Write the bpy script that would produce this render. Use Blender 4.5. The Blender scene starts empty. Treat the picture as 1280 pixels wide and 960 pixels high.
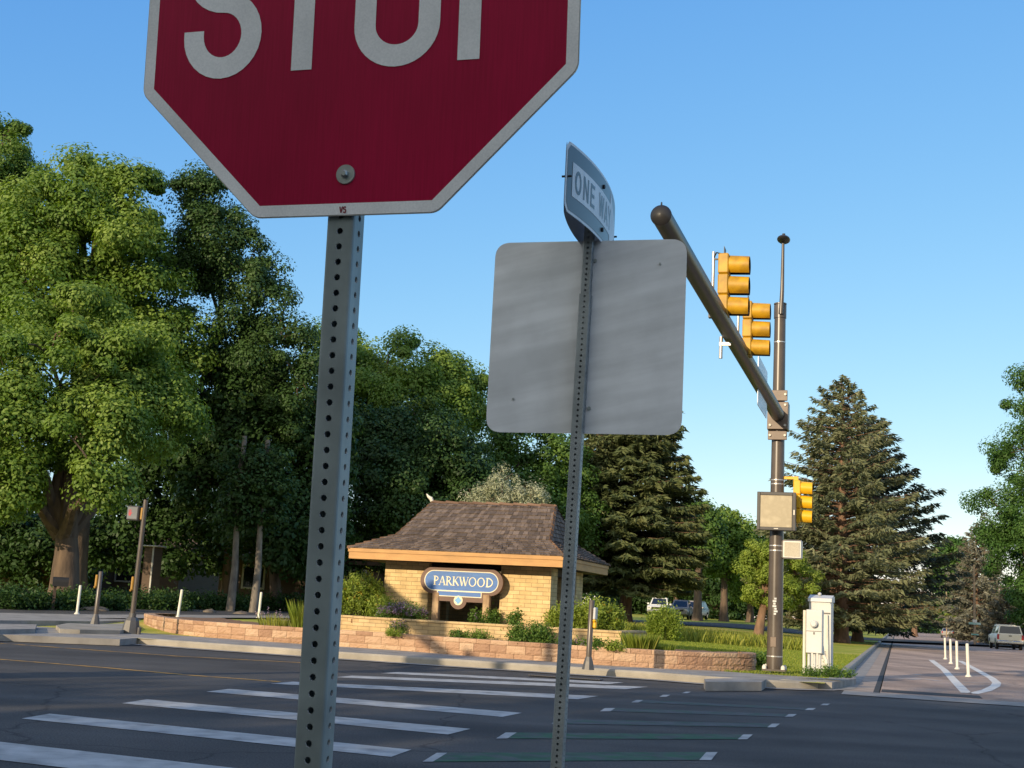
import bpy, math, random
import numpy as np
from mathutils import Vector, Matrix, Euler
R = math.radians
col = bpy.context.scene.collection
rnd = random.Random(7)

# ------------------------------------------------------------------ camera and the survey of the site
F, HD, ROLL, EYE = 1600.0, 278.0, R(3.0), 1.3
cam_d = bpy.data.cameras.new('camera'); cam = bpy.data.objects.new('camera', cam_d); col.objects.link(cam)
cam_rot = Euler((R(90) + math.atan(HD / F), 0, 0)).to_matrix() @ Matrix.Rotation(ROLL, 3, 'Z')
cam.matrix_world = Matrix.Translation((0, 0, EYE)) @ cam_rot.to_4x4()
cam_d.sensor_width = 36; cam_d.lens = 36 * F / 1280; cam_d.clip_end = 6000; cam_d.clip_start = .05
bpy.context.scene.camera = cam

def ray(px, py): return cam_rot @ Vector(((px - 640) / F, -(py - 480) / F, -1))
def at(px, py, Y):
    d = ray(px, py); return Vector((0, 0, EYE)) + d * (Y / d.y)
def gp(px, py, z=0.0):
    d = ray(px, py); p = Vector((0, 0, EYE)) + d * ((z - EYE) / d.z); p.z = z; return p
A17 = R(17); S17, C17 = math.sin(A17), math.cos(A17)
def st(x, y): return x * S17 + y * C17, x * C17 - y * S17          # along the side road, along the main road
def xy(s, t): return s * S17 + t * C17, s * C17 - t * S17
def terr(x, y):
    s, t = st(x, y)
    r = .02 * min(max(s - 28, 0), 12) + .0068 * min(max(s - 40, 0), 140)
    k = min(max((-1.6 - t) / 12, 0), 1); k = k * k * (3 - 2 * k)
    return .14 + r * k
def gpt(px, py):
    z = .2
    for _ in range(30): p = gp(px, py, z); z = .5 * z + .5 * min(terr(p.x, p.y), 1.1)
    return gp(px, py, z)
def ground(px, Y):
    p = at(px, 760, Y); return Vector((p.x, Y, terr(p.x, Y)))

# ------------------------------------------------------------------ objects
def tag(o, label=None, cat=None, group=None, kind=None):
    if label: o['label'] = label
    if cat: o['category'] = cat
    if group: o['group'] = group
    if kind: o['kind'] = kind
    return o
def thing(name, label, cat, loc=(0, 0, 0), rz=0.0, group=None, rot=None):
    o = bpy.data.objects.new(name, None); col.objects.link(o); o.empty_display_size = .1
    o.location = loc; o.rotation_euler = rot if rot else (0, 0, rz)
    return tag(o, label, cat, group)
def copy_tree(o, parent=None):
    c = o.copy(); col.objects.link(c); c.parent = parent
    for ch in list(o.children): copy_tree(ch, c)
    return c

class MB:
    def __init__(s): s.v = []; s.f = []; s.t = None; s.tint = []
    def add(s, vs, fs, tint=None):
        o = len(s.v); s.v += [tuple(v) for v in vs]; s.f += [tuple(i + o for i in f) for f in fs]
        s.tint += [tint if tint is not None else .5] * len(vs); return s
    def box(s, c, d, rz=0, M=None, tint=None, bev=0.0, top=None):
        x, y, z = d[0] / 2, d[1] / 2, d[2] / 2
        tx, ty = (top if top else (1, 1))
        b = min(bev, x * .9, y * .9, z * .9)
        if b <= 0:
            P = [(-x, -y, -z), (x, -y, -z), (x, y, -z), (-x, y, -z), (-x * tx, -y * ty, z), (x * tx, -y * ty, z), (x * tx, y * ty, z), (-x * tx, y * ty, z)]
            fs = [(0, 3, 2, 1), (4, 5, 6, 7), (0, 1, 5, 4), (1, 2, 6, 5), (2, 3, 7, 6), (3, 0, 4, 7)]
        else:
            P = []; idx = {}
            for sx in (-1, 1):
                for sy in (-1, 1):
                    for sz in (-1, 1):
                        kx, ky = (tx, ty) if sz > 0 else (1, 1)
                        for ax in range(3):
                            q = [sx * (x - b), sy * (y - b), sz * (z - b)]; q[ax] = (sx * x, sy * y, sz * z)[ax]
                            q[0] *= kx; q[1] *= ky
                            idx[(sx, sy, sz, ax)] = len(P); P.append(tuple(q))
            g = lambda *k: idx[k]; fs = []
            for ax in range(3):
                o1, o2 = [a for a in range(3) if a != ax]
                for sg in (-1, 1):
                    L = []
                    for a, bb in ((-1, -1), (1, -1), (1, 1), (-1, 1)):
                        k = [0, 0, 0]; k[ax] = sg; k[o1] = a; k[o2] = bb; L.append(g(*k, ax))
                    fs.append(tuple(L))
            for ax in range(3):
                o1, o2 = [a for a in range(3) if a != ax]
                for a in (-1, 1):
                    for bb in (-1, 1):
                        L = []
                        for sg, fx in ((-1, o1), (1, o1), (1, o2), (-1, o2)):
                            k = [0, 0, 0]; k[ax] = sg; k[o1] = a; k[o2] = bb; L.append(g(*k, fx))
                        fs.append(tuple(L))
            for sx in (-1, 1):
                for sy in (-1, 1):
                    for sz in (-1, 1): fs.append(tuple(g(sx, sy, sz, a) for a in range(3)))
        m = Matrix.Translation(c) @ (M if M else Matrix.Rotation(rz, 4, 'Z'))
        return s.add([m @ Vector(p) for p in P], fs, tint)
    def tube(s, pts, rad, n=10, cap=True, tint=None, phase=0.0):
        pts = [Vector(p) for p in pts]
        if not hasattr(rad, '__len__'): rad = [rad] * len(pts)
        vs = []; fs = []; N = len(pts); up = None
        for i, p in enumerate(pts):
            d = (pts[min(i + 1, N - 1)] - pts[max(i - 1, 0)])
            d = d.normalized() if d.length > 1e-9 else Vector((0, 0, 1))
            if up is None:
                up = Vector((1, 0, 0)) if abs(d.z) > .7 else Vector((0, 0, 1))
            a = (up - d * up.dot(d)); a = a.normalized() if a.length > 1e-6 else d.orthogonal().normalized()
            b = d.cross(a); up = a
            for k in range(n):
                w = 2 * math.pi * k / n + phase
                vs.append(p + (a * math.cos(w) + b * math.sin(w)) * rad[i])
        for i in range(N - 1):
            for k in range(n):
                k2 = (k + 1) % n
                fs.append((i * n + k, i * n + k2, (i + 1) * n + k2, (i + 1) * n + k))
        if cap:
            fs.append(tuple(range(n))[::-1]); fs.append(tuple((N - 1) * n + k for k in range(n)))
        return s.add(vs, fs, tint)
    def prism(s, poly, axis, d0, d1, M=None, tint=None):
        """poly of 2D points extruded; axis 'x': poly=(y,z); 'y': poly=(x,z); 'z': poly=(x,y)"""
        mk = {'x': lambda p, d: (d, p[0], p[1]), 'y': lambda p, d: (p[0], d, p[1]), 'z': lambda p, d: (p[0], p[1], d)}[axis]
        n = len(poly)
        vs = [mk(p, d0) for p in poly] + [mk(p, d1) for p in poly]
        if M: vs = [M @ Vector(v) for v in vs]
        fs = [tuple(range(n))[::-1], tuple(range(n, 2 * n))] + [(i, (i + 1) % n, n + (i + 1) % n, n + i) for i in range(n)]
        return s.add(vs, fs, tint)
    def strip(s, A, B, tint=None):
        n = len(A); return s.add(list(A) + list(B), [(i, i + 1, n + i + 1, n + i) for i in range(n - 1)], tint)
    def ball(s, c, r, n=12, m=8, M=None, tint=None):
        if not hasattr(r, '__len__'): r = (r, r, r)
        vs = []; fs = []
        for j in range(m + 1):
            th = math.pi * j / m
            for k in range(n):
                w = 2 * math.pi * k / n; q = Vector((r[0] * math.sin(th) * math.cos(w), r[1] * math.sin(th) * math.sin(w), r[2] * math.cos(th)))
                if M: q = M @ q
                vs.append(Vector(c) + q)
        for j in range(m):
            for k in range(n): fs.append((j * n + k, (j + 1) * n + k, (j + 1) * n + (k + 1) % n, j * n + (k + 1) % n))
        return s.add(vs, fs, tint)
    def build(s, name, mat, parent=None, smooth=False, tint=False):
        me = bpy.data.meshes.new(name); me.from_pydata(s.v, [], s.f); me.materials.append(mat)
        import bmesh
        bm = bmesh.new(); bm.from_mesh(me); bmesh.ops.recalc_face_normals(bm, faces=bm.faces)
        bm.to_mesh(me); bm.free()
        if smooth:
            me.polygons.foreach_set('use_smooth', [True] * len(me.polygons))
            try: me.set_sharp_from_angle(angle=R(38))
            except Exception: pass
        if tint and len(s.tint) == len(me.vertices):
            a = me.attributes.new('tint', 'FLOAT', 'POINT'); a.data.foreach_set('value', s.tint)
        o = bpy.data.objects.new(name, me); col.objects.link(o)
        if parent: o.parent = parent
        return o

def np_obj(name, V, nper, mat, parent=None, tint=None, extra=None):
    """V: (n*nper,3) loose polygons of nper corners each; extra: an MB joined in"""
    me = bpy.data.meshes.new(name); nv = len(V); nf = nv // nper
    me.vertices.add(nv); me.vertices.foreach_set('co', np.asarray(V, dtype=np.float32).ravel())
    me.loops.add(nv); me.loops.foreach_set('vertex_index', np.arange(nv, dtype=np.int32))
    me.polygons.add(nf); me.polygons.foreach_set('loop_start', np.arange(0, nv, nper, dtype=np.int32))
    try: me.polygons.foreach_set('loop_total', np.full(nf, nper, dtype=np.int32))
    except Exception: pass
    me.update(calc_edges=True)
    if tint is not None:
        a = me.attributes.new('tint', 'FLOAT', 'POINT'); a.data.foreach_set('value', np.repeat(tint, nper).astype(np.float32))
    me.materials.append(mat)
    o = bpy.data.objects.new(name, me); col.objects.link(o)
    if parent: o.parent = parent
    return o

# ------------------------------------------------------------------ materials
def mat_new(name):
    m = bpy.data.materials.new(name); m.use_nodes = True; nt = m.node_tree
    b = nt.nodes['Principled BSDF']; return m, nt, b
def N(nt, t, **k):
    n = nt.nodes.new(t)
    for a, v in k.items():
        if a in n.inputs: n.inputs[a].default_value = v
        else: setattr(n, a, v)
    return n
def ramp(nt, stops):
    r = nt.nodes.new('ShaderNodeValToRGB'); e = r.color_ramp.elements
    while len(e) < len(stops): e.new(.5)
    for i, (p, c) in enumerate(stops): e[i].position = p; e[i].color = (*c, 1)
    return r
def surf(name, c1, c2=None, scale=5.0, rough=.6, metal=0.0, bump=0.0, bscale=60.0, detail=5.0, c3=None, spec=.5, stretch=None, dirt=0.0, dscale=1.2, rot=None, ramp_pos=None):
    m, nt, b = mat_new(name); L = nt.links.new
    b.inputs['Roughness'].default_value = rough; b.inputs['Metallic'].default_value = metal
    b.inputs['Specular IOR Level'].default_value = spec
    tc = N(nt, 'ShaderNodeTexCoord'); vec = tc.outputs['Object']
    if rot:
        m0 = N(nt, 'ShaderNodeMapping'); m0.inputs['Rotation'].default_value = rot; L(vec, m0.inputs['Vector']); vec = m0.outputs[0]
    if stretch:
        mp = N(nt, 'ShaderNodeMapping'); mp.inputs['Scale'].default_value = stretch; L(vec, mp.inputs['Vector']); vec = mp.outputs[0]
    c2 = c2 or tuple(x * .82 for x in c1)
    n1 = N(nt, 'ShaderNodeTexNoise', Scale=scale, Detail=detail); L(vec, n1.inputs['Vector'])
    st_ = [((ramp_pos or (.32, .68))[0], c1), ((ramp_pos or (.32, .68))[1], c2)] if not c3 else [(.28, c1), (.5, c2), (.72, c3)]
    rp = ramp(nt, st_); L(n1.outputs[0], rp.inputs[0]); out = rp.outputs[0]
    if dirt:
        n2 = N(nt, 'ShaderNodeTexNoise', Scale=dscale, Detail=8.0); L(tc.outputs['Object'], n2.inputs['Vector'])
        r2 = ramp(nt, [(.4, (1, 1, 1)), (.7, (1 - dirt,) * 3)]); L(n2.outputs[0], r2.inputs[0])
        mx = N(nt, 'ShaderNodeMixRGB', blend_type='MULTIPLY'); mx.inputs[0].default_value = 1
        L(out, mx.inputs[1]); L(r2.outputs[0], mx.inputs[2]); out = mx.outputs[0]
    L(out, b.inputs['Base Color'])
    if bump:
        n3 = N(nt, 'ShaderNodeTexNoise', Scale=bscale, Detail=4.0); L(vec, n3.inputs['Vector'])
        bp = N(nt, 'ShaderNodeBump', Strength=bump, Distance=.02); L(n3.outputs[0], bp.inputs['Height']); L(bp.outputs[0], b.inputs['Normal'])
    return m
def tinted(name, stops, rough=.8, bump=.4, bscale=40.0, nscale=9.0, spec=.2):
    """colour from the per-piece attribute 'tint' plus noise"""
    m, nt, b = mat_new(name); L = nt.links.new
    b.inputs['Roughness'].default_value = rough; b.inputs['Specular IOR Level'].default_value = spec
    at_ = N(nt, 'ShaderNodeAttribute', attribute_name='tint'); tc = N(nt, 'ShaderNodeTexCoord')
    n1 = N(nt, 'ShaderNodeTexNoise', Scale=nscale, Detail=6.0); L(tc.outputs['Object'], n1.inputs['Vector'])
    ad = N(nt, 'ShaderNodeMath', operation='MULTIPLY_ADD'); ad.inputs[1].default_value = .5; L(n1.outputs[0], ad.inputs[0])
    sb = N(nt, 'ShaderNodeMath', operation='SUBTRACT'); sb.inputs[1].default_value = .25
    L(at_.outputs['Fac'], sb.inputs[0]); L(sb.outputs[0], ad.inputs[2])
    rp = ramp(nt, stops); L(ad.outputs[0], rp.inputs[0]); L(rp.outputs[0], b.inputs['Base Color'])
    if bump:
        n3 = N(nt, 'ShaderNodeTexNoise', Scale=bscale, Detail=4.0); L(tc.outputs['Object'], n3.inputs['Vector'])
        bp = N(nt, 'ShaderNodeBump', Strength=bump, Distance=.03); L(n3.outputs[0], bp.inputs['Height']); L(bp.outputs[0], b.inputs['Normal'])
    return m
def leafmat(name, dark, mid, light, trans=.3, rough=.5):
    m, nt, b = mat_new(name); L = nt.links.new
    at_ = N(nt, 'ShaderNodeAttribute', attribute_name='tint')
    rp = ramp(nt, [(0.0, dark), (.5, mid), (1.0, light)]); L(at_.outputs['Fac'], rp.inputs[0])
    L(rp.outputs[0], b.inputs['Base Color']); b.inputs['Roughness'].default_value = rough; b.inputs['Specular IOR Level'].default_value = .25
    tr = N(nt, 'ShaderNodeBsdfTranslucent'); mx = N(nt, 'ShaderNodeMixShader'); mx.inputs[0].default_value = trans
    hs = N(nt, 'ShaderNodeHueSaturation'); hs.inputs['Saturation'].default_value = 1.15; hs.inputs['Value'].default_value = 1.1
    L(rp.outputs[0], hs.inputs['Color']); L(hs.outputs[0], tr.inputs['Color'])
    L(b.outputs[0], mx.inputs[1]); L(tr.outputs[0], mx.inputs[2])
    L(mx.outputs[0], nt.nodes['Material Output'].inputs['Surface'])
    return m
def brickmat(name, c1, c2, mortar, bw, bh, rz_mix=True):
    m, nt, b = mat_new(name); L = nt.links.new; b.inputs['Roughness'].default_value = .85; b.inputs['Specular IOR Level'].default_value = .15
    tc = N(nt, 'ShaderNodeTexCoord'); sx = N(nt, 'ShaderNodeSeparateXYZ'); L(tc.outputs['Object'], sx.inputs[0])
    ad = N(nt, 'ShaderNodeMath', operation='ADD'); L(sx.outputs[0], ad.inputs[0]); L(sx.outputs[1], ad.inputs[1])
    cb = N(nt, 'ShaderNodeCombineXYZ'); L(ad.outputs[0], cb.inputs[0]); L(sx.outputs[2], cb.inputs[1])
    br = N(nt, 'ShaderNodeTexBrick'); br.inputs['Scale'].default_value = 1; br.inputs['Brick Width'].default_value = bw; br.inputs['Row Height'].default_value = bh
    br.inputs['Mortar Size'].default_value = .006; br.inputs['Color1'].default_value = (*c1, 1); br.inputs['Color2'].default_value = (*c2, 1); br.inputs['Mortar'].default_value = (*mortar, 1)
    br.inputs['Bias'].default_value = 0.0; br.inputs['Mortar Smooth'].default_value = .2
    L(cb.outputs[0], br.inputs['Vector'])
    n1 = N(nt, 'ShaderNodeTexNoise', Scale=3.0, Detail=8.0); L(tc.outputs['Object'], n1.inputs['Vector'])
    r1 = ramp(nt, [(.3, (.75, .72, .7)), (.7, (1.12, 1.08, 1.02))]); L(n1.outputs[0], r1.inputs[0])
    mx = N(nt, 'ShaderNodeMixRGB', blend_type='MULTIPLY'); mx.inputs[0].default_value = 1; L(br.outputs[0], mx.inputs[1]); L(r1.outputs[0], mx.inputs[2])
    L(mx.outputs[0], b.inputs['Base Color'])
    bp = N(nt, 'ShaderNodeBump', Strength=.6, Distance=.012, invert=True); L(br.outputs['Fac'], bp.inputs['Height'])
    n2 = N(nt, 'ShaderNodeTexNoise', Scale=45.0, Detail=4.0); L(tc.outputs['Object'], n2.inputs['Vector'])
    bp2 = N(nt, 'ShaderNodeBump', Strength=.35, Distance=.015); L(n2.outputs[0], bp2.inputs['Height']); L(bp.outputs[0], bp2.inputs['Normal'])
    L(bp2.outputs[0], b.inputs['Normal']); return m

M = {}
def asphalt(name, c1, c2, wear=(1, 1, 1)):
    m = surf(name, c1, c2, scale=.6, rough=.9, bump=1.0, bscale=70, detail=14, spec=.25, dirt=.35, dscale=.35); nt = m.node_tree; L = nt.links.new; b = nt.nodes['Principled BSDF']
    src = b.inputs['Base Color'].links[0].from_socket; tc = N(nt, 'ShaderNodeTexCoord')
    mp = N(nt, 'ShaderNodeMapping'); mp.inputs['Rotation'].default_value = (0, 0, R(17)); mp.inputs['Scale'].default_value = wear; L(tc.outputs['Object'], mp.inputs[0])
    n1 = N(nt, 'ShaderNodeTexNoise', Scale=.5, Detail=8.0); L(mp.outputs[0], n1.inputs['Vector']); r1 = ramp(nt, [(.35, (.78, .78, .78)), (.65, (1.22, 1.2, 1.18))]); L(n1.outputs[0], r1.inputs[0])
    dn = N(nt, 'ShaderNodeTexNoise', Scale=1.5, Detail=6.0); L(tc.outputs['Object'], dn.inputs['Vector']); av = N(nt, 'ShaderNodeMixRGB'); av.inputs[0].default_value = .35; L(tc.outputs['Object'], av.inputs[1]); L(dn.outputs['Color'], av.inputs[2])
    vo = N(nt, 'ShaderNodeTexVoronoi', feature='DISTANCE_TO_EDGE', Scale=.22); L(av.outputs[0], vo.inputs['Vector']); r2 = ramp(nt, [(.0, (.55, .55, .56)), (.004, (1, 1, 1))]); L(vo.outputs['Distance'], r2.inputs[0])
    sp = N(nt, 'ShaderNodeTexNoise', Scale=55.0, Detail=3.0); L(tc.outputs['Object'], sp.inputs['Vector']); r3 = ramp(nt, [(.35, (.7, .7, .7)), (.66, (1.35, 1.33, 1.3))]); L(sp.outputs[0], r3.inputs[0])
    for r_ in (r1, r2, r3):
        mx = N(nt, 'ShaderNodeMixRGB', blend_type='MULTIPLY'); mx.inputs[0].default_value = 1; L(src, mx.inputs[1]); L(r_.outputs[0], mx.inputs[2]); src = mx.outputs[0]
    L(src, b.inputs['Base Color']); return m
M['asphalt'] = asphalt('asphalt', (.080, .079, .078), (.108, .105, .102), (.06, 1.2, 1))
M['asphalt_side'] = asphalt('asphalt_side', (.41, .305, .24), (.50, .38, .305), (1.0, .06, 1))  # pale warm tone carries low sunlight in the road colour
M['concrete_warm'] = surf('concrete_warm', (.46, .36, .28), (.38, .30, .235), scale=1.4, rough=.85, bump=.4, bscale=50, detail=9, spec=.2, dirt=.3, dscale=1.2)
M['patch'] = surf('patch', (.03, .03, .03), (.045, .043, .04), scale=3, rough=.9)
M['concrete'] = surf('concrete', (.37, .34, .30), (.30, .28, .25), scale=1.4, rough=.85, bump=.4, bscale=50, detail=9, spec=.2, dirt=.3, dscale=2.5)
M['curb'] = surf('curb', (.42, .38, .31), (.33, .30, .25), scale=2.2, rough=.85, bump=.5, bscale=40, detail=9, spec=.2, dirt=.3, dscale=1.5)
M['road_white'] = surf('road_white', (.47, .47, .45), (.30, .30, .29), scale=4, rough=.8, detail=14, bump=.6, bscale=90, dirt=.35, dscale=2.5, ramp_pos=(.48, .72))
M['road_yellow'] = surf('road_yellow', (.62, .34, .05), (.16, .12, .08), scale=4, rough=.8, detail=14, dirt=.4, dscale=3, ramp_pos=(.48, .62))
M['road_green'] = surf('road_green', (.028, .095, .038), (.07, .082, .068), scale=4, rough=.85, detail=14, dirt=.4, dscale=5, ramp_pos=(.44, .6))
M['road_green_worn'] = surf('road_green_worn', (.045, .08, .05), (.084, .084, .082), scale=4, rough=.85, detail=14, dirt=.3, dscale=5, ramp_pos=(.38, .54))
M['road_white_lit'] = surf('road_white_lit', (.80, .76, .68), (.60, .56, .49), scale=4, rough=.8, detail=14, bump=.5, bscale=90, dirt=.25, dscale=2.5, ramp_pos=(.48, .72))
M['galv'] = surf('galvanised', (.31, .37, .375), (.20, .25, .26), scale=11, rough=.5, metal=.35, detail=9, dirt=.35, dscale=7, stretch=(1, 1, .3), bump=.08, bscale=60)
M['galv_dark'] = surf('galvanised_dark', (.30, .335, .34), (.23, .26, .265), scale=14, rough=.5, metal=.4, detail=7, dirt=.25, dscale=9)
M['rim_white'] = surf('hole_rim', (.55, .58, .58), rough=.5, metal=.3)
M['alu_back'] = surf('aluminium_back', (.80, .84, .88), (.64, .675, .705), scale=1.3, rough=.42, metal=.25, detail=13, stretch=(.8, .8, 8), rot=(0, R(13), 0), dirt=.14, dscale=5, bump=.06, bscale=70, ramp_pos=(.38, .62))
M['alu_edge'] = surf('aluminium_edge', (.5, .51, .5), rough=.4, metal=.6)
M['bolt'] = surf('bolt_zinc', (.42, .47, .46), (.3, .34, .34), scale=30, rough=.4, metal=.7)
M['sheet_white'] = surf('sheeting_white', (.84, .86, .86), (.74, .765, .77), scale=300, rough=.45, detail=2, dirt=.2, dscale=6)
M['sheet_red'] = surf('sheeting_red', (.40, .003, .05), (.33, .002, .04), scale=40, rough=.42, detail=3, dirt=.22, dscale=2.2, spec=.18, stretch=(9, 9, .3))
M['vs_red'] = surf('print_red', (.2, .004, .02), rough=.5)
M['sheet_black'] = surf('sheeting_black', (.045, .05, .06), (.06, .066, .076), scale=4, rough=.32, spec=.9)
M['bronze'] = surf('bronze_paint', (.105, .082, .062), (.085, .066, .05), scale=3, rough=.33, detail=6, spec=.6, dirt=.25, dscale=2)
M['bronze_dark'] = surf('bronze_dark', (.040, .037, .035), (.03, .028, .027), scale=3, rough=.40, detail=6, spec=.45, dirt=.25, dscale=2)
M['bronze_light'] = surf('bronze_plate', (.20, .145, .105), (.16, .115, .085), scale=4, rough=.42, spec=.5)
M['dark_frame'] = surf('dark_frame', (.045, .042, .040), rough=.45)
M['sig_yellow'] = surf('signal_yellow', (.62, .335, .008), (.47, .25, .01), scale=5, rough=.5, dirt=.3, dscale=5, detail=9)
M['sig_yellow_bright'] = surf('signal_yellow_bright', (.80, .45, .008), (.74, .40, .008), scale=4, rough=.4)
M['black'] = surf('matt_black', (.012, .012, .012), rough=.7)
M['lens'] = surf('dark_lens', (.05, .015, .012), rough=.25)
M['silver'] = surf('silver_tube', (.55, .53, .50), rough=.35, metal=.6)
M['screen'] = surf('screen_face', (.50, .42, .27), (.36, .30, .19), scale=2.4, rough=.32, detail=3, c3=(.58, .50, .33))  # cloudy tan paints warm sunlight reflected in the pane
M['screen_small'] = surf('hood_grid', (.50, .45, .34), (.40, .36, .27), scale=40, rough=.5)
M['screen_grey'] = surf('screen_grey', (.16, .17, .18), rough=.3)
M['hand_red'] = surf('hand_red', (.42, .03, .05), rough=.4)
M['white_paint'] = surf('white_paint', (.66, .66, .62), (.58, .58, .55), scale=3, rough=.5, dirt=.15, dscale=3)
M['flex_white'] = surf('flex_white', (.78, .74, .62), (.70, .66, .55), scale=4, rough=.5, dirt=.15, dscale=5)
M['cab_white'] = surf('cabinet_white', (.62, .62, .58), (.55, .55, .52), scale=2, rough=.45, dirt=.12, dscale=3)
M['fascia'] = surf('fascia_ochre', (.56, .30, .095), (.47, .245, .075), scale=2, rough=.6, stretch=(1, 1, 8), dirt=.2, dscale=2)
M['brick'] = brickmat('buff_brick', (.78, .60, .32), (.64, .475, .235), (.42, .31, .17), .30, .10)
M['brick_planter'] = brickmat('planter_brick', (.66, .50, .28), (.56, .42, .22), (.36, .26, .15), .30, .09)
M['dark_wood'] = surf('dark_wood', (.07, .045, .03), (.045, .03, .02), scale=4, rough=.8, stretch=(1, 1, 6))
M['soffit'] = surf('soffit', (.12, .075, .04), rough=.8)
M['shake'] = tinted('cedar_shake', [(0, (.095, .073, .058)), (.5, (.145, .110, .086)), (1, (.215, .165, .13))], bump=1.0, bscale=26, nscale=5)
M['ridge'] = tinted('ridge_shake', [(0, (.12, .07, .04)), (1, (.26, .155, .09))])
M['block'] = tinted('split_face_block', [(0, (.31, .18, .115)), (.5, (.47, .295, .185)), (1, (.58, .41, .27))], bump=1.0, bscale=22, nscale=6)
M['sign_brown'] = surf('sign_brown', (.15, .075, .045), (.12, .06, .036), scale=5, rough=.55)
M['sign_blue'] = surf('sign_blue', (.045, .17, .46), (.035, .12, .36), scale=4, rough=.5, stretch=(1, 1, 6))
M['sign_cream'] = surf('sign_cream', (.80, .74, .52), rough=.5)
M['sign_sky'] = surf('sign_sky', (.16, .42, .72), rough=.5)
M['post_wood'] = surf('post_wood', (.52, .36, .20), (.22, .13, .07), scale=6, rough=.8, stretch=(1, 1, .5), detail=9)
M['bark'] = surf('bark', (.16, .11, .072), (.075, .052, .036), scale=5, rough=.9, bump=1.0, bscale=14, stretch=(1, 1, .25), detail=8)
M['bark_red'] = surf('bark_spruce', (.24, .14, .085), (.13, .078, .05), scale=5, rough=.9, bump=1.0, bscale=14, stretch=(1, 1, .3), detail=8)
M['bark_pale'] = surf('bark_pale', (.24, .21, .17), (.13, .11, .09), scale=6, rough=.9, bump=.6, bscale=14, stretch=(1, 1, .4))
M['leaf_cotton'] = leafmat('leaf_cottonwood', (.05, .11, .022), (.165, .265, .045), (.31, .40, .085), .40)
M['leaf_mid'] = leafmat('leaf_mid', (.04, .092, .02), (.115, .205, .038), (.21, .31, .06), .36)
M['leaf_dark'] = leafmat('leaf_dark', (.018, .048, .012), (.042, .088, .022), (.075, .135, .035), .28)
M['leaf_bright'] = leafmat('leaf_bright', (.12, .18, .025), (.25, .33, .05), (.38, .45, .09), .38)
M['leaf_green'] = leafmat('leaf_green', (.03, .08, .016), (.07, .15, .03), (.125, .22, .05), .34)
M['needle_blue'] = leafmat('needle_blue', (.06, .078, .04), (.15, .17, .085), (.26, .26, .14), .16, .7)
M['needle_dark'] = leafmat('needle_dark', (.016, .03, .02), (.038, .055, .034), (.07, .085, .05), .1, .7)
M['needle_olive'] = leafmat('needle_olive', (.045, .066, .026), (.105, .132, .05), (.19, .20, .08), .14, .7)
M['needle_pale'] = leafmat('needle_pale', (.09, .095, .065), (.16, .16, .115), (.23, .22, .165), .1, .7)
M['needle_tan'] = leafmat('needle_tan', (.10, .062, .025), (.19, .125, .05), (.28, .19, .085), .15, .7)
M['juniper'] = leafmat('needle_silver', (.24, .27, .16), (.42, .44, .28), (.56, .56, .40), .25, .7)
M['grass_blade'] = leafmat('grass_blade', (.10, .16, .02), (.22, .28, .04), (.42, .40, .09), .35)
M['grass_tall'] = leafmat('grass_tall', (.13, .18, .025), (.28, .31, .05), (.50, .45, .09), .35)
M['flower_purple'] = leafmat('flower_purple', (.20, .13, .20), (.34, .24, .32), (.50, .40, .46), .2)
M['flower_yellow'] = leafmat('flower_yellow', (.34, .22, .02), (.52, .36, .04), (.62, .46, .08), .25)
M['stem'] = surf('stem', (.10, .12, .03), rough=.8)
M['lawn'] = surf('lawn', (.22, .28, .035), (.36, .36, .055), scale=.35, rough=.9, bump=1.0, bscale=25, detail=12, spec=.1, c3=(.56, .45, .13))
M['verge'] = surf('verge', (.03, .045, .015), (.06, .06, .025), scale=1.2, rough=.95, bump=1, bscale=20, detail=9, spec=.1)
M['earth'] = surf('earth', (.12, .085, .055), (.07, .055, .035), scale=6, rough=.95, bump=1, bscale=30, detail=9)
M['mulch'] = surf('mulch', (.30, .16, .075), (.16, .09, .045), scale=14, rough=.95, bump=1, bscale=40, detail=9)
M['glass_dark'] = surf('car_glass', (.012, .016, .022), rough=.06, spec=.8)
M['car_white'] = surf('car_white', (.70, .69, .64), (.66, .65, .60), scale=2, rough=.3, spec=.6)
M['car_cream'] = surf('car_cream', (.74, .68, .54), (.70, .64, .5), scale=2, rough=.3, spec=.6)
M['car_grey'] = surf('car_grey', (.26, .26, .26), rough=.3, metal=.3, spec=.6)
M['car_silver'] = surf('car_silver', (.45, .42, .38), rough=.3, metal=.4, spec=.6)
M['tyre'] = surf('tyre', (.018, .018, .018), rough=.85)
M['chrome'] = surf('chrome', (.6, .6, .58), rough=.2, metal=.9)
M['tail_red'] = surf('tail_red', (.42, .015, .02), rough=.2, spec=.7)
M['headlamp'] = surf('headlamp', (.6, .62, .62), rough=.12, spec=.8)
M['plate'] = surf('plate', (.6, .6, .55), rough=.5)
M['house_brown'] = surf('house_brown', (.12, .08, .055), (.09, .06, .042), scale=2, rough=.85, stretch=(1, 1, 8))
M['house_roof'] = surf('house_roof', (.14, .085, .055), (.09, .06, .04), scale=5, rough=.9, bump=.6, bscale=18)
M['trim'] = surf('house_trim', (.55, .53, .48), rough=.6)
M['stone'] = surf('stone', (.20, .165, .125), (.12, .095, .07), scale=3, rough=.9, bump=.8, bscale=12, detail=8)
M['sign_green'] = surf('street_sign_green', (.10, .30, .26), (.45, .55, .52), scale=1.5, rough=.4)
M['pole_wood'] = surf('pole_wood', (.34, .25, .16), (.24, .17, .11), scale=5, rough=.85, stretch=(1, 1, .3))
M['steel_dark'] = surf('steel_dark', (.11, .105, .10), rough=.5, metal=.3)
M['pb_yellow'] = surf('button_ochre', (.40, .21, .02), rough=.5)
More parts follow.
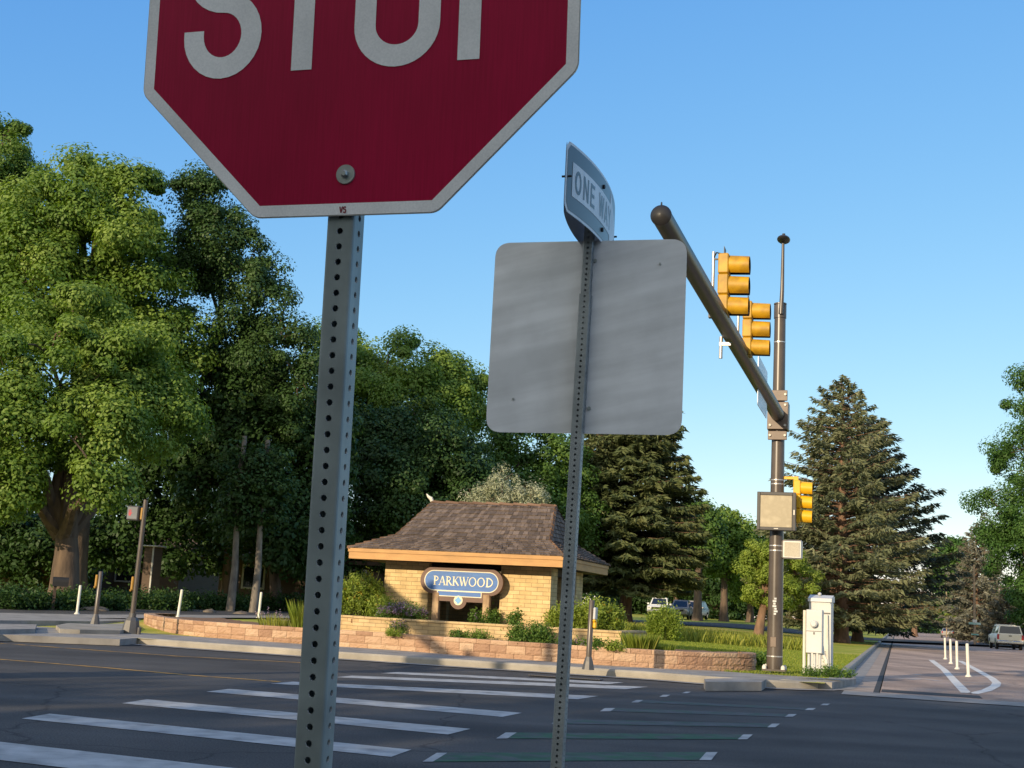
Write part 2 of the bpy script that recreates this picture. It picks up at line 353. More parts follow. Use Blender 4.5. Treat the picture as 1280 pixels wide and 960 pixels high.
# ------------------------------------------------------------------ sun and sky
SUN_EL, SUN_AZ = R(16), R(36)            # light travels SUN_AZ to the right of the view direction
w = bpy.data.worlds.new('World'); bpy.context.scene.world = w; w.use_nodes = True
nt = w.node_tree; bg = nt.nodes['Background']
sky = nt.nodes.new('ShaderNodeTexSky'); sky.sky_type = 'NISHITA'; sky.sun_disc = False
sky.sun_elevation = SUN_EL; sky.sun_rotation = math.pi + SUN_AZ; sky.altitude = 1500; sky.air_density = 1.0; sky.dust_density = .6; sky.ozone_density = 2.2
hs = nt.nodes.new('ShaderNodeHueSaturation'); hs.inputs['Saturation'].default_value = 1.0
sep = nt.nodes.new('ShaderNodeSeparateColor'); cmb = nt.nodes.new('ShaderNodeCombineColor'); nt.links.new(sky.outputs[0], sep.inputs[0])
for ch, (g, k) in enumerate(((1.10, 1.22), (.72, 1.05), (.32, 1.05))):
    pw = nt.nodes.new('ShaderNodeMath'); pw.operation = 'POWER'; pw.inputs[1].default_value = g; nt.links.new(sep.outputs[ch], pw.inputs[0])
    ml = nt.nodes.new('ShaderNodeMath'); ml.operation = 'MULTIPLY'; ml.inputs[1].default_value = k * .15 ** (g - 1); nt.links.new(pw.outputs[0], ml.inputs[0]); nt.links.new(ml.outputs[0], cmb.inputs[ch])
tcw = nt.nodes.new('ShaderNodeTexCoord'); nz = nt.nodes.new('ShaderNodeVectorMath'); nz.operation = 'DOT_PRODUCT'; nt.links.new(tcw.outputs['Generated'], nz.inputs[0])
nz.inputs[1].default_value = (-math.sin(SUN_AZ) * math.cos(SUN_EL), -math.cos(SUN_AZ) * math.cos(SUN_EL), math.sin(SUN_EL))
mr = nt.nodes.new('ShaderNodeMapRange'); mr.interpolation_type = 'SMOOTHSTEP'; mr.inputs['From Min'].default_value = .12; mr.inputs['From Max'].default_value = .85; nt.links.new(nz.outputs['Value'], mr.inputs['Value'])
mxs = nt.nodes.new('ShaderNodeMixRGB'); mxs.inputs[2].default_value = (7.0, 7.0, 6.8, 1); nt.links.new(mr.outputs[0], mxs.inputs[0]); nt.links.new(cmb.outputs[0], mxs.inputs[1])  # white glow added around the sun to lift and neutralise blue shade
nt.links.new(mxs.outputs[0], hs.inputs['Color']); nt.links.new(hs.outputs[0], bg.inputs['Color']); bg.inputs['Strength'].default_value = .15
sd = bpy.data.lights.new('sun', 'SUN'); sd.energy = 5.0; sd.angle = R(.5); sd.color = (1, .81, .56)
so = bpy.data.objects.new('sun', sd); col.objects.link(so)
so.rotation_euler = Vector((math.sin(SUN_AZ) * math.cos(SUN_EL), math.cos(SUN_AZ) * math.cos(SUN_EL), -math.sin(SUN_EL))).to_track_quat('-Z', 'Y').to_euler()
sc = bpy.context.scene; sc.view_settings.view_transform = 'Standard'; sc.view_settings.look = 'None'; sc.view_settings.exposure = 0
sc.cycles.max_bounces = 6; sc.cycles.diffuse_bounces = 3; sc.cycles.transmission_bounces = 3; sc.cycles.transparent_max_bounces = 4
sc.cycles.use_denoising = True; sc.cycles.caustics_reflective = False; sc.cycles.caustics_refractive = False; sc.cycles.sample_clamp_indirect = 4

# ------------------------------------------------------------------ the setting
def struct(o): o['kind'] = 'structure'; return o
def flat(name, polys, mat, z=None):
    mb = MB()
    for P in polys:
        mb.add([(p[0], p[1], p[2] if (z is None and len(p) > 2) else (z or 0)) for p in P], [tuple(range(len(P)))])
    o = mb.build(name, mat)
    for p in o.data.polygons:
        if p.normal.z < 0: p.flip()
    return struct(o)
flat('ground', [[(-2500, -1500, 0), (2500, -1500, 0), (2500, 3500, 0), (-2500, 3500, 0)]], M['verge'], -.06)
Q = lambda s0, s1, t0, t1: [xy(s0, t0), xy(s0, t1), xy(s1, t1), xy(s1, t0)]
flat('main_road', [Q(5.5, 27.4, -220, 220)], M['asphalt'], 0.0)
flat('side_road', [Q(26.7, 420, -.32, 10.3)], M['asphalt_side'], .008)
flat('gutter', [Q(25.3, 26.72, -1.0, 200)], M['concrete'], .012)
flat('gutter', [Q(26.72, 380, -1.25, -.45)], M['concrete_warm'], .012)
flat('road_seam', [Q(26.73, 200, -.45, -.34)] + [Q(27.2, 28.3, -.30, 1.6)], M['patch'], .013)
# near side: kerb and verge under the two sign posts
flat('near_verge', [Q(-40, 6.2, -120, 120)], M['earth'], .15)
mb = MB(); mb.strip([(*xy(6.2, t), .15) for t in (-120, 120)], [(*xy(6.2, t), -.01) for t in (-120, 120)])
mb.strip([(*xy(6.02, t), .156) for t in (-120, 120)], [(*xy(6.2, t), .156) for t in (-120, 120)]); struct(mb.build('near_kerb', M['curb']))

# lawn: one sheet that follows the rising ground
ss = [26.3 + .5 * i for i in range(40)] + [46 + 2 * i for i in range(40)] + [126 + 8 * i for i in range(60)]
tt = [-1.36, -1.6] + [-2.5 - 1.0 * i for i in range(40)] + [-43 - 4 * i for i in range(60)]
mb = MB()
mb.add([(*xy(s, t), terr(*xy(s, t))) for s in ss for t in tt],
       [(i * len(tt) + j, i * len(tt) + j + 1, (i + 1) * len(tt) + j + 1, (i + 1) * len(tt) + j) for i in range(len(ss) - 1) for j in range(len(tt) - 1)])
struct(mb.build('lawn', M['lawn'], smooth=True))
flat('roadside_lawn', [Q(25.6, 420, 10.5, 300)], M['lawn'], .13)

# far kerb: polyline in road coordinates, rounded into the side road
KL = [(26.25, -120), (26.25, -40), (26.3, -20), (26.45, -17.5), (26.1, -14.6), (25.95, -11.5), (25.98, -8.75), (26.1, -6.9), (26.1, -4.6), (25.8, -3.4), (25.85, -2.6), (26.1, -2.0), (26.6, -1.55), (27.4, -1.28), (28.3, -1.22), (34, -1.2), (60, -1.2), (120, -1.2), (320, -1.2)]
def resample(P, step):
    P = [Vector(p) for p in P]; out = [P[0]]
    for a, b in zip(P, P[1:]):
        n = max(1, min(60, int((b - a).length / step)))
        out += [a + (b - a) * (k / n) for k in range(1, n + 1)]
    return out
def offset(P, d):
    out = []
    for i, p in enumerate(P):
        t = (P[min(i + 1, len(P) - 1)] - P[max(i - 1, 0)]).normalized(); out.append(p + Vector((-t.y, t.x)) * d)
    return out
kp = resample([xy(*k) for k in KL], .5)
kb = offset(kp, .17); kg = offset(kp, -.42); ki = offset(kp, .03)
mb = MB(); V3 = lambda P, z: [(p.x, p.y, z) for p in P]
mb.strip(V3(kp, -.01), V3(kp, .115)); mb.strip(V3(kp, .115), V3(ki, .152)); mb.strip(V3(ki, .152), V3(kb, .158))
struct(mb.build('curb', M['curb'], smooth=True))
flat_g = MB(); flat_g.strip(V3(kg, .016), V3(kp, .016)); struct(flat_g.build('gutter_pan', M['concrete']))
k2 = [p for p in kb if -60 < st(*p)[1] < -1.9]
sw = offset(k2, 2.3); mb = MB(); mb.strip(V3(k2, .154), V3(sw, .165)); struct(mb.build('sidewalk', M['concrete']))
kr = [Vector(xy(s, 10.3)) for s in (26.6, 60, 120, 420)]; kr = [Vector(xy(25.9, 60)), Vector(xy(25.9, 12)), Vector(xy(26.1, 10.8))] + kr
mb = MB(); mb.strip(V3(kr, 0), V3(kr, .15)); mb.strip(V3(kr, .152), V3(offset(kr, -.17), .156)); struct(mb.build('curb', M['curb']))

def drape(name, A, B, mat, dz, nv=5, step=1.5):
    n = 0; mb = MB(); rows = []
    n = 1 + sum(max(1, int((Vector(b) - Vector(a)).length / step)) for a, b in zip(A, A[1:]))
    def samp(P, u):
        L = [0]
        for a, b in zip(P, P[1:]): L.append(L[-1] + (Vector(b) - Vector(a)).length)
        d = u * L[-1]
        for i in range(len(P) - 1):
            if d <= L[i + 1] + 1e-9: return Vector(P[i]).lerp(Vector(P[i + 1]), (d - L[i]) / max(L[i + 1] - L[i], 1e-9))
        return Vector(P[-1])
    n = min(n, 200)
    for j in range(nv + 1):
        for i in range(n + 1):
            p = samp(A, i / n).lerp(samp(B, i / n), j / nv); rows.append((p.x, p.y, terr(p.x, p.y) + dz))
    mb.add(rows, [(j * (n + 1) + i, j * (n + 1) + i + 1, (j + 1) * (n + 1) + i + 1, (j + 1) * (n + 1) + i) for j in range(nv) for i in range(n)])
    return struct(mb.build(name, mat))
nearE = [(-120, 766), (0, 768), (96, 770), (240, 770.5), (330, 771), (400, 771.5)]
farE = [(-120, 758), (0, 759), (96, 760.5), (240, 762), (330, 763), (400, 763.8)]
g2 = lambda p: gpt(*p).to_2d()
nE, fE = [g2(p) for p in nearE], [g2(p) for p in farE]
nE += [Vector((4, 74)), Vector((22, 96)), Vector((60, 125))]; fE += [Vector((0, 84)), Vector((19, 108)), Vector((60, 140))]
drape('loop_road', nE, fE, M['asphalt'], .035)
swn = [g2((p[0], p[1] + d)) for p, d in zip(nearE, (7, 6, 5, 4, 3.2, 3))]
drape('loop_sidewalk', [g2(p) for p in nearE], swn, M['concrete'], .05, nv=2)

# crosswalk bars, green crossing and lane lines
bars = [[(-160, 931), (-55, 921), (312, 962), (298, 985)], [(27, 898), (62, 892), (514, 937), (489, 946)], [(152, 879), (184, 874), (588, 911), (560, 918)],
        [(258, 864.5), (287, 861), (653, 891), (628, 896)], [(338, 854.5), (366, 852), (748, 870), (722, 874)], [(418, 846.5), (440, 844.5), (810, 858.5), (782, 861.5)],
        [(476, 841.5), (498, 840), (780, 853), (760, 855)]]
def px_sheet(name, polys, mat, z): return flat(name, [[tuple(gp(*p, z)) for p in P] for P in polys], mat)
px_sheet('crosswalk', bars, M['road_white'], .005)
SQL = [((528, 952), (546, 941), (559, 941), (541, 952)), ((620, 923), (632, 915.5), (646, 915.5), (634, 923)), ((689, 904.5), (699, 899), (711, 899), (701, 904.5)), ((750, 889), (756, 885), (769, 885), (763, 889)),
       ((789, 878), (795, 875), (804, 875), (798, 878)), ((824, 871), (829, 868.4), (838, 868.4), (833, 871)), ((852, 866.6), (857, 864.6), (864, 864.6), (859, 866.6))]
SQR = [((874, 950), (883, 940), (897, 940), (889, 950)), ((922, 924), (929, 918), (941, 918), (934, 924)), ((959, 909), (965, 904.5), (975, 904.5), (969, 909)), ((981, 896), (986, 892.5), (996, 892.5), (991, 896)),
       ((1006, 887.5), (1010, 885), (1020, 885), (1016, 887.5)), ((1025, 881.5), (1029, 879.5), (1038, 879.5), (1034, 881.5))]
px_sheet('bike_crossing', SQL + SQR, M['road_white'], .006)
px_sheet('green_lane', [[SQL[k][3], SQL[k][2], SQR[k][1], SQR[k][0]] for k in (0, 1)], M['road_green'], .005)
px_sheet('green_lane', [[SQL[k][3], SQL[k][2], SQR[k][1], SQR[k][0]] for k in (2, 3, 4)], M['road_green_worn'], .005)
def px_line(pts, wd, z):
    P = [gp(*p, z).to_2d() for p in pts]; a = offset(P, wd / 2); b = offset(P, -wd / 2)
    return [[(*a[i], z), (*a[i + 1], z), (*b[i + 1], z), (*b[i], z)] for i in range(len(P) - 1)]
mbY = px_line([(-150, 797), (0, 804), (110, 812), (220, 820), (390, 829)], .12, .005) + px_line([(-150, 813), (0, 824), (120, 833.5), (240, 844), (350, 852)], .12, .005)
flat('lane_line', mbY, M['road_yellow'])
ptsU = [(1164, 825), (1180, 837), (1196, 854), (1208, 866.2), (1216, 866.8), (1233, 863), (1244, 857.5), (1246, 853.5), (1240, 848), (1224, 839), (1200, 826)]
P = [gp(*p, .014).to_2d() for p in ptsU]; a = offset(P, .11); b = offset(P, -.11)
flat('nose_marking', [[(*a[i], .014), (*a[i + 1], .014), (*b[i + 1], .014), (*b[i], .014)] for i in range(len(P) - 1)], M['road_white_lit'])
flat('lane_line', px_line([(1204, 853.4), (1238, 853.6)], .08, .0145) + px_line([(1212, 817), (1232, 819)], .12, .0145), M['road_white'])
flat('worn_marking', px_line([(1124, 848), (1136, 849), (1152, 848.5), (1174, 851)], .25, .0145) + px_line([(1142, 843), (1152, 843)], .2, .0145), M['road_white'])

def slab(name, pxp, ztop, th, mat, kind=True):
    P = [gp(*p, ztop).to_2d() for p in pxp]; mb = MB(); mb.prism([tuple(p) for p in P], 'z', ztop - th, ztop)
    o = mb.build(name, mat); return struct(o) if kind else o
slab('curb_island', [(-90, 766.5), (176, 768.5), (176, 775), (120, 776.5), (-90, 774.5)], .30, .25, M['concrete'])
slab('corner_ramp', [(-120, 775), (176, 777), (200, 789), (190, 796), (150, 799), (0, 793), (-120, 789)], .15, .14, M['concrete'])
slab('curb_nose', [(70, 781.5), (84, 779), (120, 780), (170, 779), (176, 784), (150, 788), (100, 787), (75, 786)], .25, .2, M['curb'])
slab('curb_island', [(-90, 778), (46, 780.5), (44, 786), (-90, 788)], .25, .2, M['concrete'])
slab('pole_pad', [(943, 841), (950, 838.5), (985, 838.5), (1000, 843), (1048, 846.5), (1066, 843), (1070, 848), (1040, 853), (990, 850), (950, 847)], .15, .14, M['concrete'])
slab('curb_block', [(880, 848.5), (950, 846.5), (958, 849), (952, 852.5), (882, 852)], .17, .16, M['concrete'])

# drain inlet grate set in the gutter
mb = MB(); a, b = gp(662, 843.5, .022), gp(752, 849.5, .022); d = (b - a); n = 26
for k in range(n):
    p = a.lerp(b, (k + .5) / n); mb.box(p, (.035, .26, .012), rz=-A17)
t = thing('drain_inlet', 'long dark slotted drain grate in the gutter beside the short button post', 'drain', (0, 0, 0))
mb.build('grate', M['steel_dark'], t)
mb = MB(); mb.box(((a + b) / 2) - Vector((0, 0, .004)), (d.length, .34, .006), rz=math.atan2(d.y, d.x)); mb.build('frame', M['black'], t)
# ------------------------------------------------------------------ lettering helpers
def ribbon(mb, pts, w, y=0.0, w2=None):
    """flat ribbon in the local x-z plane, facing -y"""
    P = [Vector(p) for p in pts]; A = []; B = []; n = len(P)
    for i, p in enumerate(P):
        t0 = (P[i] - P[i - 1]).normalized() if i > 0 else None; t1 = (P[i + 1] - P[i]).normalized() if i < n - 1 else None
        t = ((t0 or t1) + (t1 or t0)); t = t.normalized() if t.length > 1e-6 else t1
        k = 1 / max(.5, abs(t.dot(t1 or t0))); ww = (w if w2 is None else w + (w2 - w) * i / (n - 1)) / 2 * k
        nn = Vector((-t.y, t.x)); A.append(p + nn * ww); B.append(p - nn * ww)
    mb.strip([(p.x, y, p.y) for p in A], [(p.x, y, p.y) for p in B])
def arc(cx, cy, rx, ry, a0, a1, n=22): return [(cx + rx * math.cos(R(a0 + (a1 - a0) * k / n)), cy + ry * math.sin(R(a0 + (a1 - a0) * k / n))) for k in range(n + 1)]
def ring(mb, cx, cy, ro, ri, y, n=32):
    A = [(cx + ro[0] * math.cos(2 * math.pi * k / n), y, cy + ro[1] * math.sin(2 * math.pi * k / n)) for k in range(n + 1)]
    B = [(cx + ri[0] * math.cos(2 * math.pi * k / n), y, cy + ri[1] * math.sin(2 * math.pi * k / n)) for k in range(n + 1)]
    mb.strip(A, B)
def SANS(c):   # strokes in a unit-height cell: (points), advance
    s = .17
    return {'O': ([arc(.29, .5, .21, .415, 90, 450, 30)], .72), 'N': ([[(.09, 0), (.09, 1)], [(.11, .97), (.47, .03)], [(.49, 0), (.49, 1)]], .72),
            'E': ([[(.09, 0), (.09, 1)], [(.09, .915), (.48, .915)], [(.09, .51), (.43, .51)], [(.09, .085), (.48, .085)]], .64),
            'W': ([[(.05, 1), (.20, .03)], [(.20, .03), (.36, .97)], [(.36, .97), (.52, .03)], [(.52, .03), (.67, 1)]], .84),
            'A': ([[(.03, 0), (.29, 1)], [(.29, 1), (.55, 0)], [(.13, .28), (.45, .28)]], .70), 'Y': ([[(.03, 1), (.28, .48)], [(.53, 1), (.28, .48)], [(.28, .5), (.28, 0)]], .66),
            ' ': ([], .42), 'V': ([[(.04, 1), (.27, 0)], [(.50, 1), (.27, 0)]], .6), 'S': ([arc(.26, .725, .19, .19, 20, 270, 14)[:-1] + arc(.26, .275, .19, .26 - .0, 90, -160, 14)], .6)}[c]
def write(mb, text, x, z, h, y, stroke=.16, fx=1.0):
    for c in text:
        S, adv = SANS(c)
        for p in S: ribbon(mb, [(x + a * h * fx, z + b * h) for a, b in p], stroke * h, y)
        x += adv * h * fx
    return x
def SERIF(c):
    bar = lambda x0, x1, z: ([(x0, z), (x1, z)], .055)
    stem = lambda x: [([(x, 0), (x, 1)], .15), bar(x - .16, x + .17, .027), bar(x - .16, x + .14, .973)]
    return {'P': (stem(.18) + [(arc(.2, .72, .36, .245, 92, -92, 16), .10)], .66),
            'A': ([([(.10, .03), (.40, 1)], .065), ([(.40, 1), (.72, .03)], .15), ([(.2, .33), (.6, .33)], .055), bar(-.02, .2, .027), bar(.55, .86, .027)], .80),
            'R': (stem(.18) + [(arc(.2, .73, .35, .235, 92, -92, 16), .10), ([(.34, .5), (.72, .02)], .14)], .76),
            'K': (stem(.18) + [([(.24, .44), (.64, .97)], .065), ([(.34, .58), (.76, .02)], .15), bar(.5, .8, .973)], .80),
            'W': ([([(.10, .97), (.36, .02)], .15), ([(.36, .02), (.58, .9)], .065), ([(.50, .97), (.78, .02)], .15), ([(.78, .02), (1.04, .97)], .065), bar(-.04, .26, .973), bar(.42, .64, .973), bar(.92, 1.14, .973)], 1.12),
            'D': (stem(.18) + [(arc(.2, .5, .58, .465, 90, -90, 22), .115)], .92), 'O': ('ring', .98)}[c]

def perforated_post(name, mat, rim, a, b, size, parent, x_dir, holes=True, r=.0056, pitch=.0254, wall=.003):
    """square sign post with real punched holes from point a (bottom) to b (top)"""
    a, b = Vector(a), Vector(b); ax = (b - a).normalized(); xd = Vector(x_dir); xd = (xd - ax * xd.dot(ax)).normalized(); yd = ax.cross(xd)
    h = size / 2; ch = size * .09; n = int((b - a).length / pitch); mb = MB(); inner = MB()
    fw = h - ch
    sq = [(-1, -1), (0, -1), (1, -1), (1, 0), (1, 1), (0, 1), (-1, 1), (-1, 0)]
    cr = [(math.cos(R(225 + 45 * k)), math.sin(R(225 + 45 * k))) for k in range(8)]
    for q in range(4):
        u = [xd, yd, -xd, -yd][q]; nrm = [-yd, xd, yd, -xd][q]
        for i in range(n):
            c = a + ax * ((i + .5) * pitch) + nrm * h
            o = [c + u * (fw * x) + ax * (pitch / 2 * y) for x, y in sq]
            k = [c + u * (r * x) + ax * (r * y) for x, y in cr]
            mb.add(o + k, [(j, (j + 1) % 8, 8 + (j + 1) % 8, 8 + j) for j in range(8)])
            k2 = [p - nrm * wall for p in k]; inner.add(k + k2, [(j, (j + 1) % 8, 8 + (j + 1) % 8, 8 + j) for j in range(8)])
        e = a + ax * (n * pitch); n2 = [-yd, xd, yd, -xd][(q + 1) % 4]
        p0, p1 = a + u * fw + nrm * h, a + u * h + n2 * fw + (n2 * 0)
        pm = (a + u * fw + nrm * fw) + (nrm + n2).normalized() * ch
        c0, c1 = a + u * fw + nrm * h, a + n2 * h + nrm * fw
        up = ax * (n * pitch); mb.add([c0, pm, c1, c0 + up, pm + up, c1 + up], [(0, 1, 4, 3), (1, 2, 5, 4)])
    o = mb.build(name, mat, parent); inner.build('hole_edges', rim, o)
    return o, a + ax * (n * pitch)

# ------------------------------------------------------------------ stop sign, close to the camera
yw, tl = .267, .063
n_ = Vector((math.sin(-yw), -math.cos(yw), 0)); a_ = Vector((math.cos(yw), -math.sin(yw), 0)); b_ = Vector((0, 0, 1)) * math.cos(tl) + n_ * math.sin(tl)
nf = a_.cross(b_)                                           # face normal towards the viewer
Cn = Vector((-.292, 1.971, 2.288))
top = Cn - nf * .028 + b_ * .36; low = at(391.5, 960, 2.085); dr = (top - low).normalized(); foot = low + dr * ((.10 - low.z) / dr.z)
T = thing('stop_sign', 'close red octagonal stop sign with white letters on a perforated square post', 'stop sign', foot)
inv = Matrix.Translation(-foot)
E4 = Matrix((( *a_, 0), (*(-nf), 0), (*b_, 0), (0, 0, 0, 1))).transposed(); E4 = Matrix.Translation(Cn - foot) @ E4   # local x right, -y to viewer, z up
def placed(o, Mx): o.matrix_local = Mx; return o
Wd = .381; kk = Wd * math.tan(R(22.5))
octo = lambda r: [(r * x, r * z) for x, z in ((-math.tan(R(22.5)), -1), (math.tan(R(22.5)), -1), (1, -math.tan(R(22.5))), (1, math.tan(R(22.5))), (math.tan(R(22.5)), 1), (-math.tan(R(22.5)), 1), (-1, math.tan(R(22.5))), (-1, -math.tan(R(22.5))))]
def round_poly(P, r, n=4):
    out = []; m = len(P)
    for i in range(m):
        p, a, b = Vector(P[i]), Vector(P[i - 1]), Vector(P[(i + 1) % m])
        d0, d1 = (a - p).normalized(), (b - p).normalized()
        for k in range(n + 1):
            u = k / n; out.append(tuple((p + d0 * r * (1 - u) ** 2 + d1 * r * u ** 2)))
    return out
mb = MB(); mb.prism(round_poly(octo(Wd), .012), 'y', 0, .0025); placed(mb.build('sign_plate', M['alu_edge'], T), E4)
mb = MB(); o1 = round_poly(octo(Wd - .0015), .012); i1 = octo(Wd - .0205); i1 = [p for p in i1 for _ in range(5)]
mb.strip([(p[0], -.0008, p[1]) for p in o1 + o1[:1]], [(p[0], -.0008, p[1]) for p in i1 + i1[:1]]); plate_border = placed(mb.build('border', M['sheet_white'], T), E4)
mb = MB(); P = octo(Wd - .0205); mb.add([(p[0], -.0008, p[1]) for p in P], [tuple(range(8))]); placed(mb.build('red_face', M['sheet_red'], T), E4)
mb = MB(); sk = .037; z0 = -.1325; hh = .256; bq = (hh - sk) / 4
def swave(cx, hw):
    return arc(cx, z0 + sk / 2 + 3 * bq, hw, bq, 0, 270, 24)[:-1] + arc(cx, z0 + sk / 2 + bq - .003, hw, bq + .003, 90, -178, 24) + [(cx - hw, z0 + sk / 2 + bq + .006)]
ribbon(mb, swave(-.2365, .0535), sk, -.0018)
ribbon(mb, [(-.0885, z0), (-.0885, z0 + hh)], sk, -.0018); ribbon(mb, [(-.159, z0 + hh - sk / 2), (-.1075, z0 + hh - sk / 2)], sk, -.0018); ribbon(mb, [(-.0695, z0 + hh - sk / 2), (-.018, z0 + hh - sk / 2)], sk, -.0018)
ribbon(mb, arc(.0765, z0 + hh - .068, .0555, .0535, 0, 180, 20) + arc(.0765, z0 + .068, .0555, .0535, 180, 360, 20) + [(.0765 + .0555, z0 + hh - .068)], sk, -.0018)
ribbon(mb, [(.2005, z0), (.2005, z0 + hh)], sk, -.0018); ribbon(mb, [(.219, z0 + hh - sk / 2), (.24, z0 + hh - sk / 2)] + arc(.24, z0 + .18, .05, .0555, 90, -90, 16) + [(.219, z0 + .1245)], sk * .98, -.0018)
placed(mb.build('lettering', M['sheet_white'], T), E4)
mb = MB(); write(mb, 'VS', -.0075, -.3765, .0105, -.0016, .2); placed(mb.build('maker_mark', M['vs_red'], T), E4)
mb = MB(); zb = -.313
mb.tube([(0, -.0008, zb), (0, -.0032, zb)], [.0165, .0158], 28); bo = mb.build('washer', M['bolt'], T, smooth=True); placed(bo, E4)
mb = MB(); mb.tube([(0, -.0032, zb), (0, -.0085, zb), (0, -.0105, zb)], [.0068, .0064, .004], 6); placed(mb.build('bolt_head', M['bolt'], T), E4)
px_, top_e = perforated_post('post', M['galv'], M['rim_white'], (0, 0, 0), top - foot, .0475, T, a_)

# ------------------------------------------------------------------ second sign post: back of a square sign, ONE WAY pair on top
yw = .258; n_ = Vector((math.sin(-yw), -math.cos(yw), 0)); a_ = Vector((math.cos(yw), -math.sin(yw), 0)); z_ = Vector((0, 0, 1))
Cs = Vector((.330, 5.809, 2.553))
plo, phi = at(697, 955, 5.78), at(736.5, 300, 5.78); dr = (phi - plo).normalized(); foot = plo + dr * ((.10 - plo.z) / dr.z); ptop = phi + dr * .33
T = thing('one_way_sign', 'slim perforated post carrying a ONE WAY sign above the blank back of a square sign', 'traffic sign', foot)
base4 = Matrix((( *a_, 0), (*(-n_), 0), (0, 0, 1, 0), (0, 0, 0, 1))).transposed()
B4 = Matrix.Translation(Cs - foot) @ base4
sleeve_top = at(730.5, 362, 5.78)
perforated_post('lower_post', M['galv_dark'], M['galv'], (0, 0, 0), dr * ((sleeve_top - foot).length), .053, T, a_)
perforated_post('post', M['galv_dark'], M['galv_dark'], dr * ((sleeve_top - foot).length - .3), ptop - foot, .0445, T, a_)
mb = MB(); sq = round_poly([(-.457, -.457), (.457, -.457), (.457, .457), (-.457, .457)], .075, 8)
mb.prism(sq, 'y', .0, .003); sp = placed(mb.build('sign_back', M['alu_back'], T), B4)
for uu, zz in ((.03, .36), (.03, -.34), (.335, .34), (-.33, -.30)): mb = MB(); mb.tube([(uu, .0, zz), (uu, -.006, zz)], [.009 if uu == .03 else .005] * 2, 8); placed(mb.build('bolt', M['bolt'], T), B4)
def bowed(u, v, k, d, sg): return (u, sg * (d * (1 - (u / .49) ** 2)) , v)
yw2 = -1.267; n2 = Vector((math.sin(-yw2), -math.cos(yw2), 0)); a2 = Vector((math.cos(yw2), -math.sin(yw2), 0))
Co = Vector((.330, 5.80, 3.165)); O4 = Matrix.Translation(Co - foot) @ Matrix(((*a2, 0), (*(-n2), 0), (0, 0, 1, 0), (0, 0, 0, 1))).transposed()
SW, SH = .489, .163
def curved_panel(sg, y_off, us, vs_top, vs_bot, mat, name, parent, dd=.052):
    mb = MB(); A = []; B = []
    for u, t_, b__ in zip(us, vs_top, vs_bot):
        yy = -sg * dd * (1 - (u / SW) ** 2) - sg * y_off
        A.append((u, yy, t_)); B.append((u, yy, b__))
    mb.strip(A, B); return placed(mb.build(name, mat, parent), O4)
us = [SW * (-1 + 2 * k / 40) for k in range(41)]
def rv(u, h, rad, half):
    e = half - abs(u)
    return h if e >= rad else h - rad + math.sqrt(max(0, rad * rad - (rad - e) ** 2))
for sg, nm in ((1, 'front_panel'), (-1, 'rear_panel')):
    p = curved_panel(sg, .0, us, [rv(u, SH, .04, SW) for u in us], [-rv(u, SH, .04, SW) for u in us], M['alu_back'], nm, T)
    ub = [(SW - .002) * (-1 + 2 * k / 40) for k in range(41)]
    f = curved_panel(sg, .0012, ub, [rv(u, SH - .002, .04, SW) for u in ub], [-rv(u, SH - .002, .04, SW) for u in ub], M['sheet_white'], 'border', T)
    uf = [(SW - .014) * (-1 + 2 * k / 40) for k in range(41)]
    f = curved_panel(sg, .0024, uf, [rv(u, SH - .014, .032, SW - .014) for u in uf], [-rv(u, SH - .014, .032, SW - .014) for u in uf], M['sheet_black'], 'black_face', T)
    ua = [-.425 + .605 * k / 24 for k in range(25)]
    curved_panel(sg, .0036, ua, [.078] * 25, [-.078] * 25, M['sheet_white'], 'arrow_body', T)
    uh = [.18 + .265 * k / 12 for k in range(13)]
    curved_panel(sg, .0036, uh, [.135 * (1 - k / 12) + .001 for k in range(13)], [-.135 * (1 - k / 12) - .001 for k in range(13)], M['sheet_white'], 'arrow_head', T)
    mb = MB(); write(mb, 'ONE WAY', -.40, -.055, .110, 0, .15, 1.19)
    mb.v = [(sg * x, -sg * .052 * (1 - (x / SW) ** 2) - sg * .0048, z) for x, y, z in mb.v]
    placed(mb.build('lettering', M['sheet_black'], T), O4)
for zz in (.105, -.105): mb = MB(); mb.tube([(0.0, -.05, zz), (0.0, -.062, zz)], [.011, .011], 8); placed(mb.build('bolt', M['black'], T), O4)
for uu, zz in ((-.462, 0), (.462, 0)): mb = MB(); mb.tube([(uu, -.022, zz), (uu, .022, zz)], [.005, .005], 6); placed(mb.build('bolt', M['black'], T), O4)
# ------------------------------------------------------------------ traffic signal with mast arm
RZ = -A17
Pp = gp(968, 838.5, .215)
T = thing('traffic_signal', 'tall bronze signal pole with a mast arm over the road and yellow signal heads', 'traffic light', Pp, RZ)
Yp = Pp.y
zt = lambda px, py, Y=Yp: at(px, py, Y).z - Pp.z
def loc(px, py, y=0.0):
    """local (x, z) on the plane local y through the pole, seen at a pixel"""
    d = ray(px, py); o = Vector((0, 0, EYE)) - Pp; nrm = Vector((S17, C17, 0))
    t = (y - o.dot(nrm)) / d.dot(nrm); p = o + d * t; return p.dot(Vector((C17, -S17, 0))), p.z
H = zt(974.7, 381)
mb = MB(); mb.tube([(0, 0, 0), (0, 0, H)], [.175, .125], 20); pole = mb.build('pole', M['bronze'], T, smooth=True)
for z in (.30, zt(970, 660), zt(971, 601), zt(971, 606), zt(969.5, 683), zt(969.5, 689), H - .9):
    r = .175 - .05 * z / H + .004; mb = MB(); mb.tube([(0, 0, z), (0, 0, z + .025)], [r, r], 20); mb.build('strap', M['silver'], pole)
mb = MB(); mb.box((-.02, -.165, .62), (.13, .03, .22), bev=.01); mb.build('hand_hole_cover', M['bronze_light'], pole)
